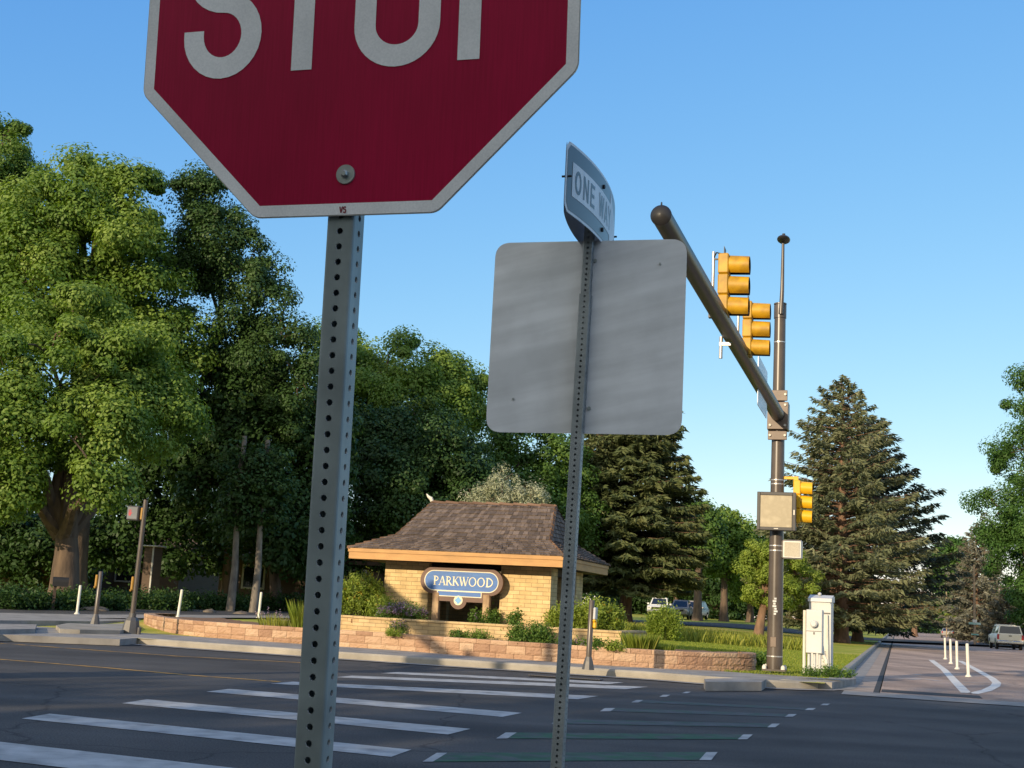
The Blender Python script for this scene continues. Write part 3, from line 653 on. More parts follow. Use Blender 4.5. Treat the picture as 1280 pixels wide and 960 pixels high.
mb = MB(); mb.box((0, 0, .02), (.50, .50, .04)); mb.build('base_plate', M['bronze'], T)
for sx in (-1, 1):
    for sy in (-1, 1):
        mb = MB(); mb.tube([(sx * .2, sy * .2, .04), (sx * .2, sy * .2, .10), (sx * .2, sy * .2, .13)], [.05, .045, .02], 10); mb.build('anchor_cap', M['flex_white'], T, smooth=True)
mb = MB()
for q in range(7): mb.box((.01 + rnd.uniform(-.02, .03), -.172 + q * .0012, zt(968, 757) - .18 + q * .055), (.05 + .03 * (q % 2), .012, .04), rz=rnd.uniform(-.1, .1))
mb.build('sticker', M['white_paint'], T)
mb = MB(); mb.tube([(0, 0, H), (0, 0, H + .03), (0, 0, H + .05)], [.145, .145, .05], 20); mb.tube([(0, 0, H - .32), (0, 0, H - .02)], [.142, .142], 20); mb.build('pole_cap', M['bronze'], T, smooth=True)
# lighting arm rising from the cap, photocell head on its end
lx, lz = loc(980, 301)
mb = MB(); mb.tube([(.03, -.14, H - .25), (.05, -.15, H + .3), (lx - .01, -.1, lz - .05)], [.055, .045, .032], 10); arm2 = mb.build('luminaire_arm', M['bronze'], T, smooth=True)
mb = MB(); mb.ball((lx, -.1, lz), (.15, .30, .075), 16, 8); mb.tube([(lx, -.1, lz + .06), (lx, -.1, lz + .14)], [.04, .035], 8); mb.build('lamp_head', M['dark_frame'], T, smooth=True)
# mast arm
za = 5.86 - Pp.z; LA = 15.3
A0 = Vector((0, -.22, za)); dirA = Vector((0, -1, .003))
def armp(L, x=0, z=0): return Vector((x, -L, za - .006 * L + z))
mb = MB(); mb.tube([armp(.15), armp(LA)], [.152, .116], 24); arm = mb.build('mast_arm', M['bronze_dark'], T, smooth=True)
mb = MB(); mb.tube([armp(LA - .02), armp(LA + .015), armp(LA + .05), armp(LA + .07)], [.122, .122, .09, .01], 24); mb.tube([armp(LA, 0, .12), armp(LA, 0, .16)], [.012, .008], 6); mb.build('end_cap', M['bronze_dark'], arm, smooth=True)
mb = MB(); mb.box((0, -.205, za - .02), (.46, .05, .62), bev=.01); mb.box((0, .2, za - .02), (.46, .05, .62), bev=.01)
mb.box((.215, 0, za - .02), (.03, .36, .62)); mb.box((-.215, 0, za - .02), (.03, .36, .62))
mb.box((0, -.2, za + .44), (.42, .05, .24), bev=.01); mb.box((0, -.2, za - .47), (.42, .05, .20), bev=.01); mb.build('clamp_plate', M['bronze_light'], T)
for sx in (-1, 1):
    for zz in (.46, .22, -.24, -.47): mb = MB(); mb.tube([(sx * .165, -.22, za + zz), (sx * .165, -.262, za + zz)], [.032, .028], 6); mb.build('bolt', M['flex_white'], T)
def signal_head(L, x, zb, ztop, mat, name='signal_head', vis=.30, y0=None):
    y = -L if y0 is None else y0; h = (ztop - zb); sec = h / 3
    mb = MB()
    for k in range(3): mb.box((x, y, zb + sec * (k + .5)), (.16, .30, sec - .006), bev=.018)
    hd = mb.build(name, mat, T)
    for k in range(3):
        zc = zb + sec * (k + .5); r = min(.148, sec * .475); mbv = MB(); n = 20
        ang = [R(-62 + 304 * i / n) for i in range(n + 1)]
        A = [(x + .08, y + r * math.cos(a), zc + r * math.sin(a)) for a in ang]
        B = [(x + .08 + vis * (1.0 if True else 1), y + (r - .006) * math.cos(a), zc + (r - .006) * math.sin(a) - .015) for a in ang]
        A2 = [(x + .08, y + (r - .007) * math.cos(a), zc + (r - .007) * math.sin(a)) for a in ang]; B2 = [(p[0], y + (r - .013) * math.cos(a), zc + (r - .013) * math.sin(a) - .015) for p, a in zip(B, ang)]
        mbv.strip(A, B); mbv.strip(B, B2); v = mbv.build('visor', mat, hd, smooth=True)
        mbv = MB(); mbv.strip(A2, B2); mbv.build('visor_lining', M['black'], v)
        mbv = MB(); mbv.tube([(x + .081, y, zc), (x + .09, y, zc)], [r * .95, r * .9], 18); mbv.build('lens', M['lens'], hd)
    return hd
def head_on_arm(px_mid, ytop, ybot, L, mat):
    x0, z1 = loc(px_mid, ytop, -L); x1, z0_ = loc(px_mid, ybot, -L)
    hd = signal_head(L, x0, z0_, z1, mat)
    mb = MB(); xt = x0 - .17
    mb.tube([(xt, -L, armp(L).z + .05), (xt, -L, z1 + .06)], [.024, .024], 10); tb = mb.build('mounting_tube', M['silver'], T, smooth=True)
    mb = MB(); mb.tube([(xt - .02, -L, z1 - .06), (x0 - .05, -L, z1 - .06)], .015, 6); mb.tube([(xt - .02, -L, z0_ + .03), (x0 - .05, -L, z0_ + .03)], .015, 6)
    mb.box(((xt + 0) / 2 + .02, -L, armp(L).z), (abs(xt) + .14, .10, .09)); mb.box((xt + .03, -L, armp(L).z + .14), (.26, .2, .03))
    mb.tube([(xt - .03, -L - .3, armp(L).z + .06), (xt - .02, -L - .1, armp(L).z + .12)], .02, 6)
    mb.build('bracket', M['steel_dark'], T)
    mb = MB(); mb.tube([(xt, -L, z1 - .05), (xt + .05, -L - .05, z1 + .03), (x0 - .03, -L - .03, z1 + .01)], .012, 6); mb.tube([(.05, -L - .45, armp(L).z + .10), (xt - .02, -L - .2, armp(L).z + .22), (xt - .03, -L, armp(L).z + .30)], .014, 6); mb.build('cable', M['black'], hd)
    mb = MB(); mb.box((x0 - .02, -L + .16, z1 + .03), (.006, .22, .26)); mb.build('end_plate', M['steel_dark'], hd)
    return hd
head_on_arm(906, 319, 396, 10.25, M['sig_yellow'])
head_on_arm(935.5, 378, 446, 7.3, M['sig_yellow'])
# detector tube under the arm
for (pa, pb, L) in (((901.5, 421), (901, 448), 9.0), ((927.5, 430), (927, 436), 7.0)):
    xa, z1 = loc(*pa, -L); xb, z0_ = loc(*pb, -L); mb = MB(); mb.tube([(xa, -L, z0_), (xa, -L, z1)], .03, 10); mb.box(((xa) / 2, -L, z1 - .12), (abs(xa) + .05, .05, .05)); mb.build('detector_tube', M['silver'], T, smooth=True)
# street name plate hung along the arm
x0, zc = loc(941, 474, -3.4); zc = armp(3.4).z
mb = MB(); mb.prism(round_poly([(-4.5, zc - .46), (-2.7, zc - .46), (-2.7, zc + .52), (-4.5, zc + .52)], .06), 'x', -.012, .0); mb.build('name_panel', M['alu_back'], T)
# blank lane control box on the front of the pole
xa, z1 = loc(945, 613, -.42); xb, z0_ = loc(996, 664, -.42); xc, zc = (xa + xb) / 2, (z1 + z0_) / 2; w_, h_ = xb - xa, z1 - z0_
w_ = h_ = .84
zc = loc(970.5, 639, -.42)[1]; xc = loc(970.5, 639, -.42)[0]
mb = MB(); mb.box((xc, -.33, zc), (w_, .22, h_), bev=.02); bxo = mb.build('message_box', M['dark_frame'], T)
mb = MB()
for sx in (-1, 1): mb.box((xc + sx * (w_ / 2 - .035), -.457, zc), (.07, .03, h_), bev=.006)
for sz in (-1, 1): mb.box((xc, -.457, zc + sz * (h_ / 2 - .035)), (w_ - .14, .03, .07), bev=.006)
mb.build('frame', M['dark_frame'], bxo)
mb = MB(); mb.box((xc - .01, -.447, zc), (w_ - .15, .010, h_ - .14)); mb.build('screen', M['screen'], bxo)
mb = MB(); mb.box((xc + w_ / 2 - .035, -.4735, zc - .02), (.025, .003, .11)); mb.box((xc, -.4735, zc - h_ / 2 + .035), (.09, .003, .018)); mb.build('hinge_plate', M['flex_white'], bxo)
# side signal head, brighter yellow
xs, z1 = loc(995, 601); _, z0_ = loc(995, 654)
signal_head(0, loc(996.5, 630)[0], z0_, z1, M['sig_yellow_bright'], 'side_signal_head', .25, 0.0)
mb = MB(); xh = loc(996.5, 630)[0]; mb.box(((xh + .14) / 2, 0, z1 + .06), (xh - .10, .06, .06)); mb.box((xh - .03, 0, z1 + .03), (.10, .12, .12)); mb.box(((xh + .14) / 2, 0, z0_ - .04), (xh - .10, .06, .06)); mb.build('signal_bracket', M['sig_yellow_bright'], T)
# walk signal
xw, zw = loc(990.5, 687); mb = MB(); mb.box((xw, -.02, zw), (.44, .20, .42), bev=.03); ws = mb.build('walk_signal', M['silver'], T)
mb = MB(); mb.box((xw, -.127, zw), (.33, .012, .31)); mb.build('hood_grid', M['screen_small'], ws)
mb = MB(); mb.box((xw - .26, 0, zw - .01), (.09, .12, .34), bev=.01); mb.build('bracket', M['sig_yellow_bright'], ws)

sv = Vector((math.sin(SUN_AZ), math.cos(SUN_AZ), 0)); g0 = gp(552, 828, .155) - sv * 21.5
o2 = copy_tree(T); o2.location = (g0.x, g0.y, .15); o2.rotation_euler = (0, 0, RZ + math.pi + .12)
tag(o2, 'matching bronze signal pole on the near corner whose shadow falls across the pavilion')
# ------------------------------------------------------------------ utility boxes on the corner pad
Pu = gp(1018, 842, .215); U = thing('electric_meter', 'white meter box with round glass meter standing on thin legs', 'meter box', Pu, RZ - .10)
k = Pu.y / F
mb = MB(); zb, zt2 = (842 - 817.5) * k, (842 - 765) * k; wm = 19.5 * k; mb.box((0, 0, (zb + zt2) / 2), (wm, .22, zt2 - zb), bev=.012); bo = mb.build('box', M['cab_white'], U)
mb = MB(); zc = (842 - 782) * k; mb.tube([(0, -.11, zc), (0, -.135, zc)], .095, 20); mb.tube([(0, -.135, zc), (0, -.19, zc), (0, -.215, zc)], [.08, .08, .05], 20); mb.build('meter', M['cab_white'], U, smooth=True)
mb = MB(); mb.box((0, -.1125, (842 - 791) * k), (wm - .02, .004, .012)); mb.box((.0, -.115, (842 - 793.5) * k), (.03, .01, .05)); mb.build('latch', M['steel_dark'], bo)
for x in (-.12, .0, .11): 
    mb = MB(); mb.tube([(x, 0, 0), (x, 0, zb)], .033, 10); mb.build('leg', M['cab_white'], U, smooth=True)
mb = MB(); mb.tube([(-wm / 2 - .05, .0, 0), (-wm / 2 - .05, 0, zt2 - .02)], .035, 8); mb.build('conduit', M['flex_white'], U, smooth=True)
mb = MB(); mb.tube([(.27, .0, 0), (.24, .02, .3), (.17, .05, .42), (.15, .06, .6)], .035, 8); mb.build('elbow_pipe', M['flex_white'], U, smooth=True)
Pc = gp(1021, 839.5, .215); c4 = thing('utility_cabinet', 'tall white control cabinet with sloping top behind the meter box', 'utility cabinet', Pc, RZ - .10)
k = Pc.y / F; hc = (839.5 - 751) * k; wc = 27 * k
mb = MB(); mb.box((.0, .55, hc * .5), (wc, .42, hc - .06), bev=.02); mb.box((.0, .55, .04), (wc + .1, .5, .08)); cb = mb.build('cabinet', M['cab_white'], c4)
mb = MB(); mb.prism([(.30, hc - .07), (.78, hc - .07), (.78, hc + .05), (.62, hc + .09), (.32, hc + .01)], 'x', -wc / 2 - .02, wc / 2 + .02); mb.build('roof', M['cab_white'], cb)
mb = MB(); mb.ball((-.04, .55, hc + .11), (.045, .045, .04), 10, 6); mb.build('vent_cap', M['cab_white'], cb, smooth=True)
mb = MB(); mb.box((.13, .333, hc * .5), (wc * .5, .01, hc * .86), bev=.003); dr_ = mb.build('door', M['cab_white'], c4)
mb = MB()
for q in range(6): mb.box((.12, .326, hc * .18 + q * .03), (wc * .3, .006, .012))
mb.build('vent', M['steel_dark'], dr_)
mb = MB(); mb.tube([(.03, .325, hc * .42), (.03, .31, hc * .42)], .022, 8); mb.box((.16, .325, hc * .80), (.16, .006, .035)); mb.build('lock', M['steel_dark'], dr_)
mb = MB(); mb.tube([(.20, .28, 0), (.17, .28, hc * .78)], .03, 8); mb.build('conduit', M['flex_white'], c4, smooth=True)

# ------------------------------------------------------------------ flexible white posts
def flex_post(name, h=.93, r=.045):
    t = thing(name, None, None)
    mb = MB(); mb.tube([(0, 0, .03), (0, 0, h - .05), (0, 0, h - .012), (0, 0, h)], [r, r, r * .93, r * .5], 14); mb.build('tube', M['flex_white'], t, smooth=True)
    mb = MB(); mb.tube([(0, 0, 0), (0, 0, .02), (0, 0, .06)], [r * 2.1, r * 2.0, r * 1.15], 14); mb.build('base', M['flex_white'], t, smooth=True)
    return t
fp = flex_post('flexible_post'); used = False
RF = [(1210.5, 846, 'nearest white flexible post inside the painted nose on the side road', 0), (1196.5, 836.5, 'second white flexible post back from the painted nose on the side road', 0),
      (1188.7, 829.5, 'third white flexible post back on the side road', 0), (1181.8, 824, 'farthest white flexible post on the side road', 0)]
for px, py, lab, z in RF:
    o = fp if not used else copy_tree(fp); used = True; o.location = gp(px, py, .012); tag(o, lab, 'flexible post', 'white posts on the side road'); o.rotation_euler = (R(rnd.uniform(-1, 1)), R(-1.2 + rnd.uniform(-.4, .4)), 0)
for px, py, lab, lean in [(96, 769, 'white flexible post left of the short button post', 1.0), (222, 773.5, 'leaning white flexible post behind the left end of the block wall', 3.5), (323, 774, 'white flexible post beside the two slim tree trunks', 1.5)]:
    o = copy_tree(fp); p = gpt(px, py); o.location = p + Vector((0, 0, .03)); tag(o, lab, 'flexible post', 'white posts beside the loop road'); o.rotation_euler = (0, R(lean), 0)

# ------------------------------------------------------------------ walk signal pole at the left and the push button posts
Pl = gp(163, 792, .16); k = Pl.y / F; hp = (792 - 628) * k
T = thing('walk_signal_pole', 'dark pedestrian signal pole with a red hand display at the left corner', 'pedestrian signal', Pl, RZ, rot=(0, R(1.0), RZ))
mb = MB(); mb.tube([(0, 0, .45), (0, 0, hp)], [.062, .056], 14); mb.build('pole', M['bronze'], T, smooth=True)
mb = MB(); mb.tube([(0, 0, 0), (0, 0, .32), (0, 0, .40)], [.235, .175, .12], 8, phase=R(22.5)); mb.tube([(0, 0, .40), (0, 0, .50)], [.09, .085], 12); mb.build('pedestal', M['steel_dark'], T)
mb = MB(); xh, zh = -(171 - 160) * k - .02, (792 - 645.5) * k; mb.box((xh - .02, -.02, zh), (.34, .2, .36), bev=.02); hd = mb.build('signal_box', M['dark_frame'], T)
mb = MB(); mb.box((xh - .02, -.126, zh), (.28, .012, .29)); mb.build('screen', M['screen_grey'], hd)
mb = MB(); hx, hz = xh - .085, zh + .0
pal = [(-.03, -.07), (.028, -.07), (.04, -.02), (.035, .02), (-.035, .02), (-.04, -.01)]
mb.add([(hx + a, -.1335, hz + b) for a, b in pal], [tuple(range(6))])
for i, (a, ln) in enumerate(((-.030, .055), (-.010, .07), (.010, .072), (.029, .058))): mb.add([(hx + a - .007, -.1335, hz + .022), (hx + a + .007, -.1335, hz + .022), (hx + a * 1.15 + .006, -.1335, hz + .022 + ln), (hx + a * 1.15 - .006, -.1335, hz + .022 + ln)], [(0, 1, 2, 3)])
mb.add([(hx + .04, -.1335, hz - .03), (hx + .068, -.1335, hz + .012), (hx + .058, -.1335, hz + .02), (hx + .036, -.1335, hz - .005)], [(0, 1, 2, 3)])
mb.build('hand_symbol', M['hand_red'], hd)
mb = MB(); mb.box((xh + .18, 0, zh + .0), (.075, .10, .30), bev=.01); mb.build('bracket', M['pb_yellow'], T)
mb = MB(); mb.box((-.09, 0, (792 - 732) * k), (.07, .12, .36), bev=.02); mb.ball((-.09, -.07, (792 - 740) * k), .03, 8, 6); mb.build('push_button', M['pb_yellow'], T)
mb = MB(); mb.tube([(.30, -.1, 0), (.30, -.1, .17)], .045, 10); mb.build('drain_stub', M['steel_dark'], T)
def button_post(p, h, lab, side, green=False):
    t = thing('button_post', lab, 'push button post', p, RZ, 'short push button posts', rot=(0, R(1.0), RZ))
    mb = MB(); mb.tube([(0, 0, .2), (0, 0, h - .02), (0, 0, h)], [.057, .055, .04], 12); mb.build('pole', M['bronze'], t, smooth=True)
    mb = MB(); mb.tube([(0, 0, 0), (0, 0, .16), (0, 0, .25)], [.125, .09, .06], 8, phase=R(22.5)); mb.build('pedestal', M['steel_dark'], t)
    mb = MB(); mb.box((side * .085, 0, h - .26), (.065, .12, .34) if not green else (.05, .2, .24), bev=.015); bt = mb.build('push_button', M['pb_yellow'] if not green else M['white_paint'], t)
    mb = MB(); mb.ball((side * .085, -.06, h - .40), .035, 8, 6); 
    if green: mb.box((side * .09, 0, h - .47), (.07, .12, .16), bev=.02)
    mb.build('button_knob', M['pb_yellow'] if not green else M['sig_yellow_bright'], bt)
    return t
p = gp(118.5, 780, .33); button_post(p, (780 - 716) * p.y / F, 'short dark post with an ochre push button at the left kerb', -1)
p = gp(735, 837, .155); button_post(p, (837 - 753) * p.y / F, 'short dark push button post in front of the block wall', 1, True)

# ------------------------------------------------------------------ split-face block wall
def rock_block(mb, P0, P1, z0, z1, dep, tint, rough=.018):
    d = (P1 - P0); L = d.length; d = d / L; nn = Vector((d.y, -d.x, 0)); nx, nz = 6, 4; g = .004
    vs = []; fs = []
    for j in range(nz + 1):
        for i in range(nx + 1):
            u, v = i / nx, j / nz; e = min(u, 1 - u, v, 1 - v); dis = 0 if e == 0 else rnd.uniform(.2, 1.0) * rough
            vs.append(P0 + d * (g + u * (L - 2 * g)) + nn * dis + Vector((0, 0, z0 + g * .6 + v * (z1 - z0 - g * 1.2))))
    for j in range(nz):
        for i in range(nx): fs.append((j * (nx + 1) + i, j * (nx + 1) + i + 1, (j + 1) * (nx + 1) + i + 1, (j + 1) * (nx + 1) + i))
    b0 = len(vs); T_ = [nz * (nx + 1) + i for i in range(nx + 1)]; B_ = list(range(nx + 1))
    vs += [vs[i] - nn * dep for i in T_]; fs += [(T_[i], T_[i + 1], b0 + i + 1, b0 + i) for i in range(nx)]
    b1 = len(vs); vs += [vs[0] - nn * dep, vs[nx] - nn * dep]
    fs += [tuple([j * (nx + 1) for j in range(nz, -1, -1)] + [b1, b0]), tuple([j * (nx + 1) + nx for j in range(nz + 1)] + [b0 + nx, b1 + 1])]
    mb.add(vs, fs, tint)
wb = [(177, 783), (186, 786), (197, 789), (220, 793.5), (261, 797), (327, 802), (377, 805), (420, 808), (500, 813.5), (575, 819.5), (640, 824), (700, 828), (740, 831), (790, 834), (850, 837.2), (900, 838.8), (930, 839.2)]
WP = [gp(*p, .155).to_2d() for p in wb]
e0, e1 = WP[0], WP[-1]
WP = [e0 + Vector((.35, 1.6)), e0 + Vector((.02, .8))] + WP + [e1 + Vector((.30, .28)), e1 + Vector((.42, .75)), e1 + Vector((.42, 1.5))]
def smooth_path(P, it=2):
    for _ in range(it):
        Qs = [P[0]]
        for a, b in zip(P, P[1:]): Qs += [a.lerp(b, .25), a.lerp(b, .75)]
        P = Qs + [P[-1]]
    return P
WP = smooth_path(WP, 2)
def by_len(P, d):
    for a, b in zip(P, P[1:]):
        l = (b - a).length
        if d <= l: return a.lerp(b, d / l)
        d -= l
    return P[-1]
WL = sum((b - a).length for a, b in zip(WP, WP[1:]))
T = thing('block_wall', 'low curving retaining wall of tan split-face blocks along the pavement', 'retaining wall', (0, 0, 0))
mbB, mbC = MB(), MB()
for (z0, z1, bl, off, rg) in ((.13, .265, .44, .0, .020), (.265, .445, .42, .2, .022), (.445, .545, .40, .1, .012)):
    d = -off
    inset = 0 if z1 < .5 else .012
    PP = WP if not inset else [Vector(p) for p in offset(WP, -.012)]
    LL = sum((b - a).length for a, b in zip(PP, PP[1:]))
    while d < LL - .05:
        l = bl * rnd.uniform(.86, 1.14); a, b = by_len(PP, max(d, 0)), by_len(PP, min(d + l, LL)); d += l
        if (b - a).length < .06: continue
        rock_block(mbB if z1 < .5 else mbC, a.to_3d(), b.to_3d(), z0, z1, .24 if z1 < .5 else .30, rnd.uniform(.15, .85), rg)
mbB.build('block_course', M['block'], T, tint=True); mbC.build('cap_course', M['block'], T, tint=True)
wbk = offset(WP, .22); mb = MB(); far = [p + Vector((S17, C17)) * 3.6 for p in wbk]
kbed = [i for i in range(len(wbk)) if 12 < i < len(wbk) - 12]
rows = []
for j in range(7):
    for i in kbed:
        p = wbk[i].lerp(far[i], j / 6); rows.append((p.x, p.y, .48 + rnd.uniform(-.01, .02)))
m_ = len(kbed); mb.add(rows, [(j * m_ + i, j * m_ + i + 1, (j + 1) * m_ + i + 1, (j + 1) * m_ + i) for j in range(6) for i in range(m_ - 1)])
struct(mb.build('planting_bed', M['mulch'], smooth=True))

# ------------------------------------------------------------------ raised brick planter and the entrance pavilion
EL = Vector((-3.85, 32.6, 0))
PL = at(441, 770, 31.45); PL.z -= .50
T = thing('brick_planter', 'raised pale brick planter wall under the entrance pavilion', 'planter', (PL.x, PL.y, PL.z), RZ)
mb = MB(); Lp = 6.6; hpz = .50
mb.box((Lp / 2, .12, hpz / 2 - .03), (Lp, .24, hpz - .06)); mb.box((Lp - .12, 1.6, hpz / 2 - .03), (.24, 2.72, hpz - .06)); mb.box((-.85, .62, hpz / 2 - .03), (1.9, .24, hpz - .06)); mb.build('wall', M['brick_planter'], T)
mb = MB(); mb.box((Lp / 2, .12, hpz - .027), (Lp + .03, .28, .06), bev=.008); mb.box((Lp - .12, 1.62, hpz - .027), (.28, 2.68, .058), bev=.008); mb.box((-.86, .62, hpz - .027), (1.9, .28, .058), bev=.008); mb.build('coping', M['brick_planter'], T)
mb = MB(); mb.box((Lp / 2 - .2, 2.4, hpz - .12), (Lp - .1, 4.3, .1)); mb.box((-.9, 1.9, hpz - .12), (1.9, 2.3, .1)); mb.build('soil', M['mulch'], T)

T = thing('entrance_pavilion', 'small buff brick pavilion with a shingled hip roof behind the blue sign', 'pavilion', EL, RZ)
Z0 = .5; ZE = 2.29
mbw = MB()
for x0, x1, y0, y1 in ((.71, 1.91, .65, 1.28), (3.80, 5.09, .65, 1.28), (.71, 1.5, 3.25, 4.0), (4.55, 5.09, 3.25, 4.0)):
    mb = MB(); mb.box(((x0 + x1) / 2, (y0 + y1) / 2, (Z0 + ZE) / 2), (x1 - x0, y1 - y0, ZE - Z0)); mb.build('brick_pier', M['brick'], T)
mb = MB(); mb.box((3.02, 3.6, 1.25), (3.04, .22, 1.5)); mb.box((.86, 2.26, 1.4), (.2, 1.95, 1.76)); mb.build('rear_wall', M['brick'], T)
mb = MB(); mb.box((2.855, .93, ZE - .065), (1.87, .3, .13)); mb.build('header_beam', M['dark_wood'], T); mb = MB(); mb.box((4.92, 2.26, ZE - .09), (.25, 1.94, .18)); mb.build('header_beam', M['dark_wood'], T)
W_, D_ = 5.52, 5.0
mb = MB(); mb.box((W_ / 2, D_ / 2, ZE + .03), (W_ - .1, D_ - .1, .04)); mb.build('soffit', M['soffit'], T)
for (cx, cy, lx_, ly_) in ((W_ / 2, -.02, W_ + .04, .04), (W_ / 2, D_ + .02, W_ + .04, .04), (-.001, D_ / 2, .04, D_ - .002), (W_ + .001, D_ / 2, .04, D_ - .002)):
    mb = MB(); mb.box((cx, cy, ZE + .085), (lx_, ly_, .17)); 
    ox, oy = (0, -.022 if cy < 1 else .022) if lx_ > ly_ else ((-.022 if cx < 1 else .022), 0)
    mb.box((cx + ox, cy + oy, ZE + .215), (lx_ + (.045 if lx_ > ly_ else 0), ly_ + (.0 if lx_ > ly_ else .0), .088)); mb.build('fascia', M['fascia'], T)
def shakes(mb, e0, e1, t1, t0, rows, wid):
    """courses of cedar shakes on a slope: eave e0-e1, top t0-t1 (left/right)"""
    e0, e1, t0, t1 = map(Vector, (e0, e1, t0, t1)); nrm = (e1 - e0).cross(t0 - e0).normalized()
    for r_ in range(rows):
        v0, v1 = r_ / rows, min(1.0, (r_ + 1.25) / rows)
        a0, b0 = e0.lerp(t0, v0), e1.lerp(t1, v0); a1, b1 = e0.lerp(t0, v1), e1.lerp(t1, v1)
        Lr = (b0 - a0).length; u = 0.0
        cuts = [0.0]
        while cuts[-1] < 1: cuts.append(min(1.0, cuts[-1] + rnd.uniform(.55, 1.3) * wid / Lr))
        for c0, c1 in zip(cuts, cuts[1:]):
            if c1 - c0 < .004: continue
            lift = rnd.uniform(.022, .04); g = .003 / Lr; dn = rnd.uniform(-.012, .012) * (t0 - e0).normalized()
            p = [a0.lerp(b0, c0 + g) + dn, a0.lerp(b0, c1 - g) + dn, a1.lerp(b1, c1 - g), a1.lerp(b1, c0 + g)]
            q = [p[0] + nrm * lift, p[1] + nrm * lift, p[2] + nrm * .006, p[3] + nrm * .006]
            mb.add(p + q, [(4, 5, 6, 7), (0, 1, 5, 4), (1, 2, 6, 5), (3, 0, 4, 7)], rnd.random())
ov = .06; ze = ZE + .262; zm = 2.97; zr = 3.93
E0, E1, E2, E3 = (-ov, -ov, ze), (W_ + ov, -ov, ze), (W_ + ov, D_ + ov, ze), (-ov, D_ + ov, ze)
B0, B1, B2, B3 = (.84, .92, zm), (4.94, .92, zm), (4.94, 4.08, zm), (.84, 4.08, zm)
R0, R1 = (1.20, 2.5, zr + .04), (4.62, 2.5, zr + .04)
mb = MB()
deck = [E0, E1, E2, E3, B0, B1, B2, B3, R0, R1]; dd = Vector((0, 0, -.01))
mb.add([Vector(p) + dd for p in deck], [(0, 1, 5, 4), (1, 2, 6, 5), (2, 3, 7, 6), (3, 0, 4, 7), (4, 5, 9, 8), (6, 7, 8, 9), (5, 6, 9), (7, 4, 8), (0, 3, 2, 1)]); roof = mb.build('roof', M['dark_wood'], T)
mb = MB(); shakes(mb, E0, E1, B1, B0, 7, .13); shakes(mb, E1, E2, B2, B1, 7, .13); shakes(mb, E2, E3, B3, B2, 5, .2); shakes(mb, E3, E0, B0, B3, 7, .13)
shakes(mb, B0, B1, R1, R0, 9, .13); shakes(mb, B2, B3, R0, R1, 7, .2); shakes(mb, B1, B2, R1, R1, 9, .13); shakes(mb, B3, B0, R0, R0, 9, .13); mb.build('shakes', M['shake'], roof, tint=True)
mb = MB()
def cap_run(a, b, n, w_=.10):
    a, b = Vector(a), Vector(b)
    for k in range(n):
        p, q = a.lerp(b, k / n), a.lerp(b, (k + 1.12) / n); d = (q - p).normalized(); s_ = d.cross(Vector((0, 0, 1))).normalized(); u = s_.cross(d)
        lf = .035
        mb.add([p + s_ * w_ + u * (lf - .05), p + u * (lf + .02), p - s_ * w_ + u * (lf - .05), q + s_ * w_ - u * .045, q + u * .018, q - s_ * w_ - u * .045], [(0, 1, 4, 3), (1, 2, 5, 4), (0, 2, 1), (3, 4, 5)], rnd.random())
cap_run(R0, R1, 9)
for a, b in ((B1, R1), (B2, R1), (B0, R0), (B3, R0)): cap_run(a, b, 7, .06)
for a, b in ((E1, B1), (E0, B0), (E2, B2), (E3, B3)): cap_run(a, b, 6, .06)
mb.build('ridge_cap', M['ridge'], roof, tint=True)
mb = MB(); mb.tube([(1.18, 2.5, zr + .06), (1.15, 2.5, zr + .13), (1.06, 2.5, zr + .19), (1.01, 2.5, zr + .26)], [.05, .055, .035, .012], 8); mb.build('ridge_finial', M['flex_white'], roof, smooth=True)
mb = MB(); mb.tube([(2.75, 1.2, ZE - .03), (2.75, 1.2, ZE - .12)], [.06, .09], 10); mb.build('downlight', M['trim'], T)

# ------------------------------------------------------------------ the blue name sign
SG = thing('entrance_sign', 'blue rounded name sign with cream PARKWOOD lettering on two rough posts', 'sign', (0, 0, 0), RZ)
lx0, y0 = 2.87, .42
c = EL + Vector((C17, -S17, 0)) * lx0 + Vector((S17, C17, 0)) * y0; zc = at(578, 726.8, c.y).z; SG.location = (c.x, c.y, .80)
zc -= .80; ux, uz = .0208, .0200
def stadium(hw, hh, cz=0, n=18): return [(hw - hh + hh * math.cos(R(-90 + 180 * k / n)), cz + hh * math.sin(R(-90 + 180 * k / n))) for k in range(n + 1)] + [(-hw + hh + hh * math.cos(R(90 + 180 * k / n)), cz + hh * math.sin(R(90 + 180 * k / n))) for k in range(n + 1)]
mb = MB(); mb.prism(stadium(1.08, .325, zc), 'y', -.06, .06)
mb.prism([(-.72, zc - .50), (-.27, zc - .50), (.20, zc - .50), (.68, zc - .50), (.68, zc - .1), (-.72, zc - .1)], 'y', -.058, .058)
mb.prism([(-.05 + .215 * math.cos(R(180 + 180 * k / 20)), zc - .47 + .215 * math.sin(R(180 + 180 * k / 20))) for k in range(21)], 'y', -.056, .056); board = mb.build('board', M['sign_brown'], SG)
mb = MB(); o_, i_ = stadium(.972, .252, zc), stadium(.950, .230, zc); mb.strip([(p[0], -.066, p[1]) for p in o_ + o_[:1]], [(p[0], -.066, p[1]) for p in i_ + i_[:1]])
mb.strip([(p[0], -.06, p[1]) for p in o_ + o_[:1]], [(p[0], -.066, p[1]) for p in o_ + o_[:1]])
f = lambda x0, x1, z0, z1, y: mb.add([(x0, y, z0), (x1, y, z0), (x1, y, z1), (x0, y, z1)], [(0, 1, 2, 3)])
f(-.62, .55, zc - .365, zc - .385, -.0665); f(-.62, .55, zc - .262, zc - .245, -.0675); f(-.62, -.60, zc - .365, zc - .262, -.0665); f(.53, .55, zc - .365, zc - .262, -.0665)
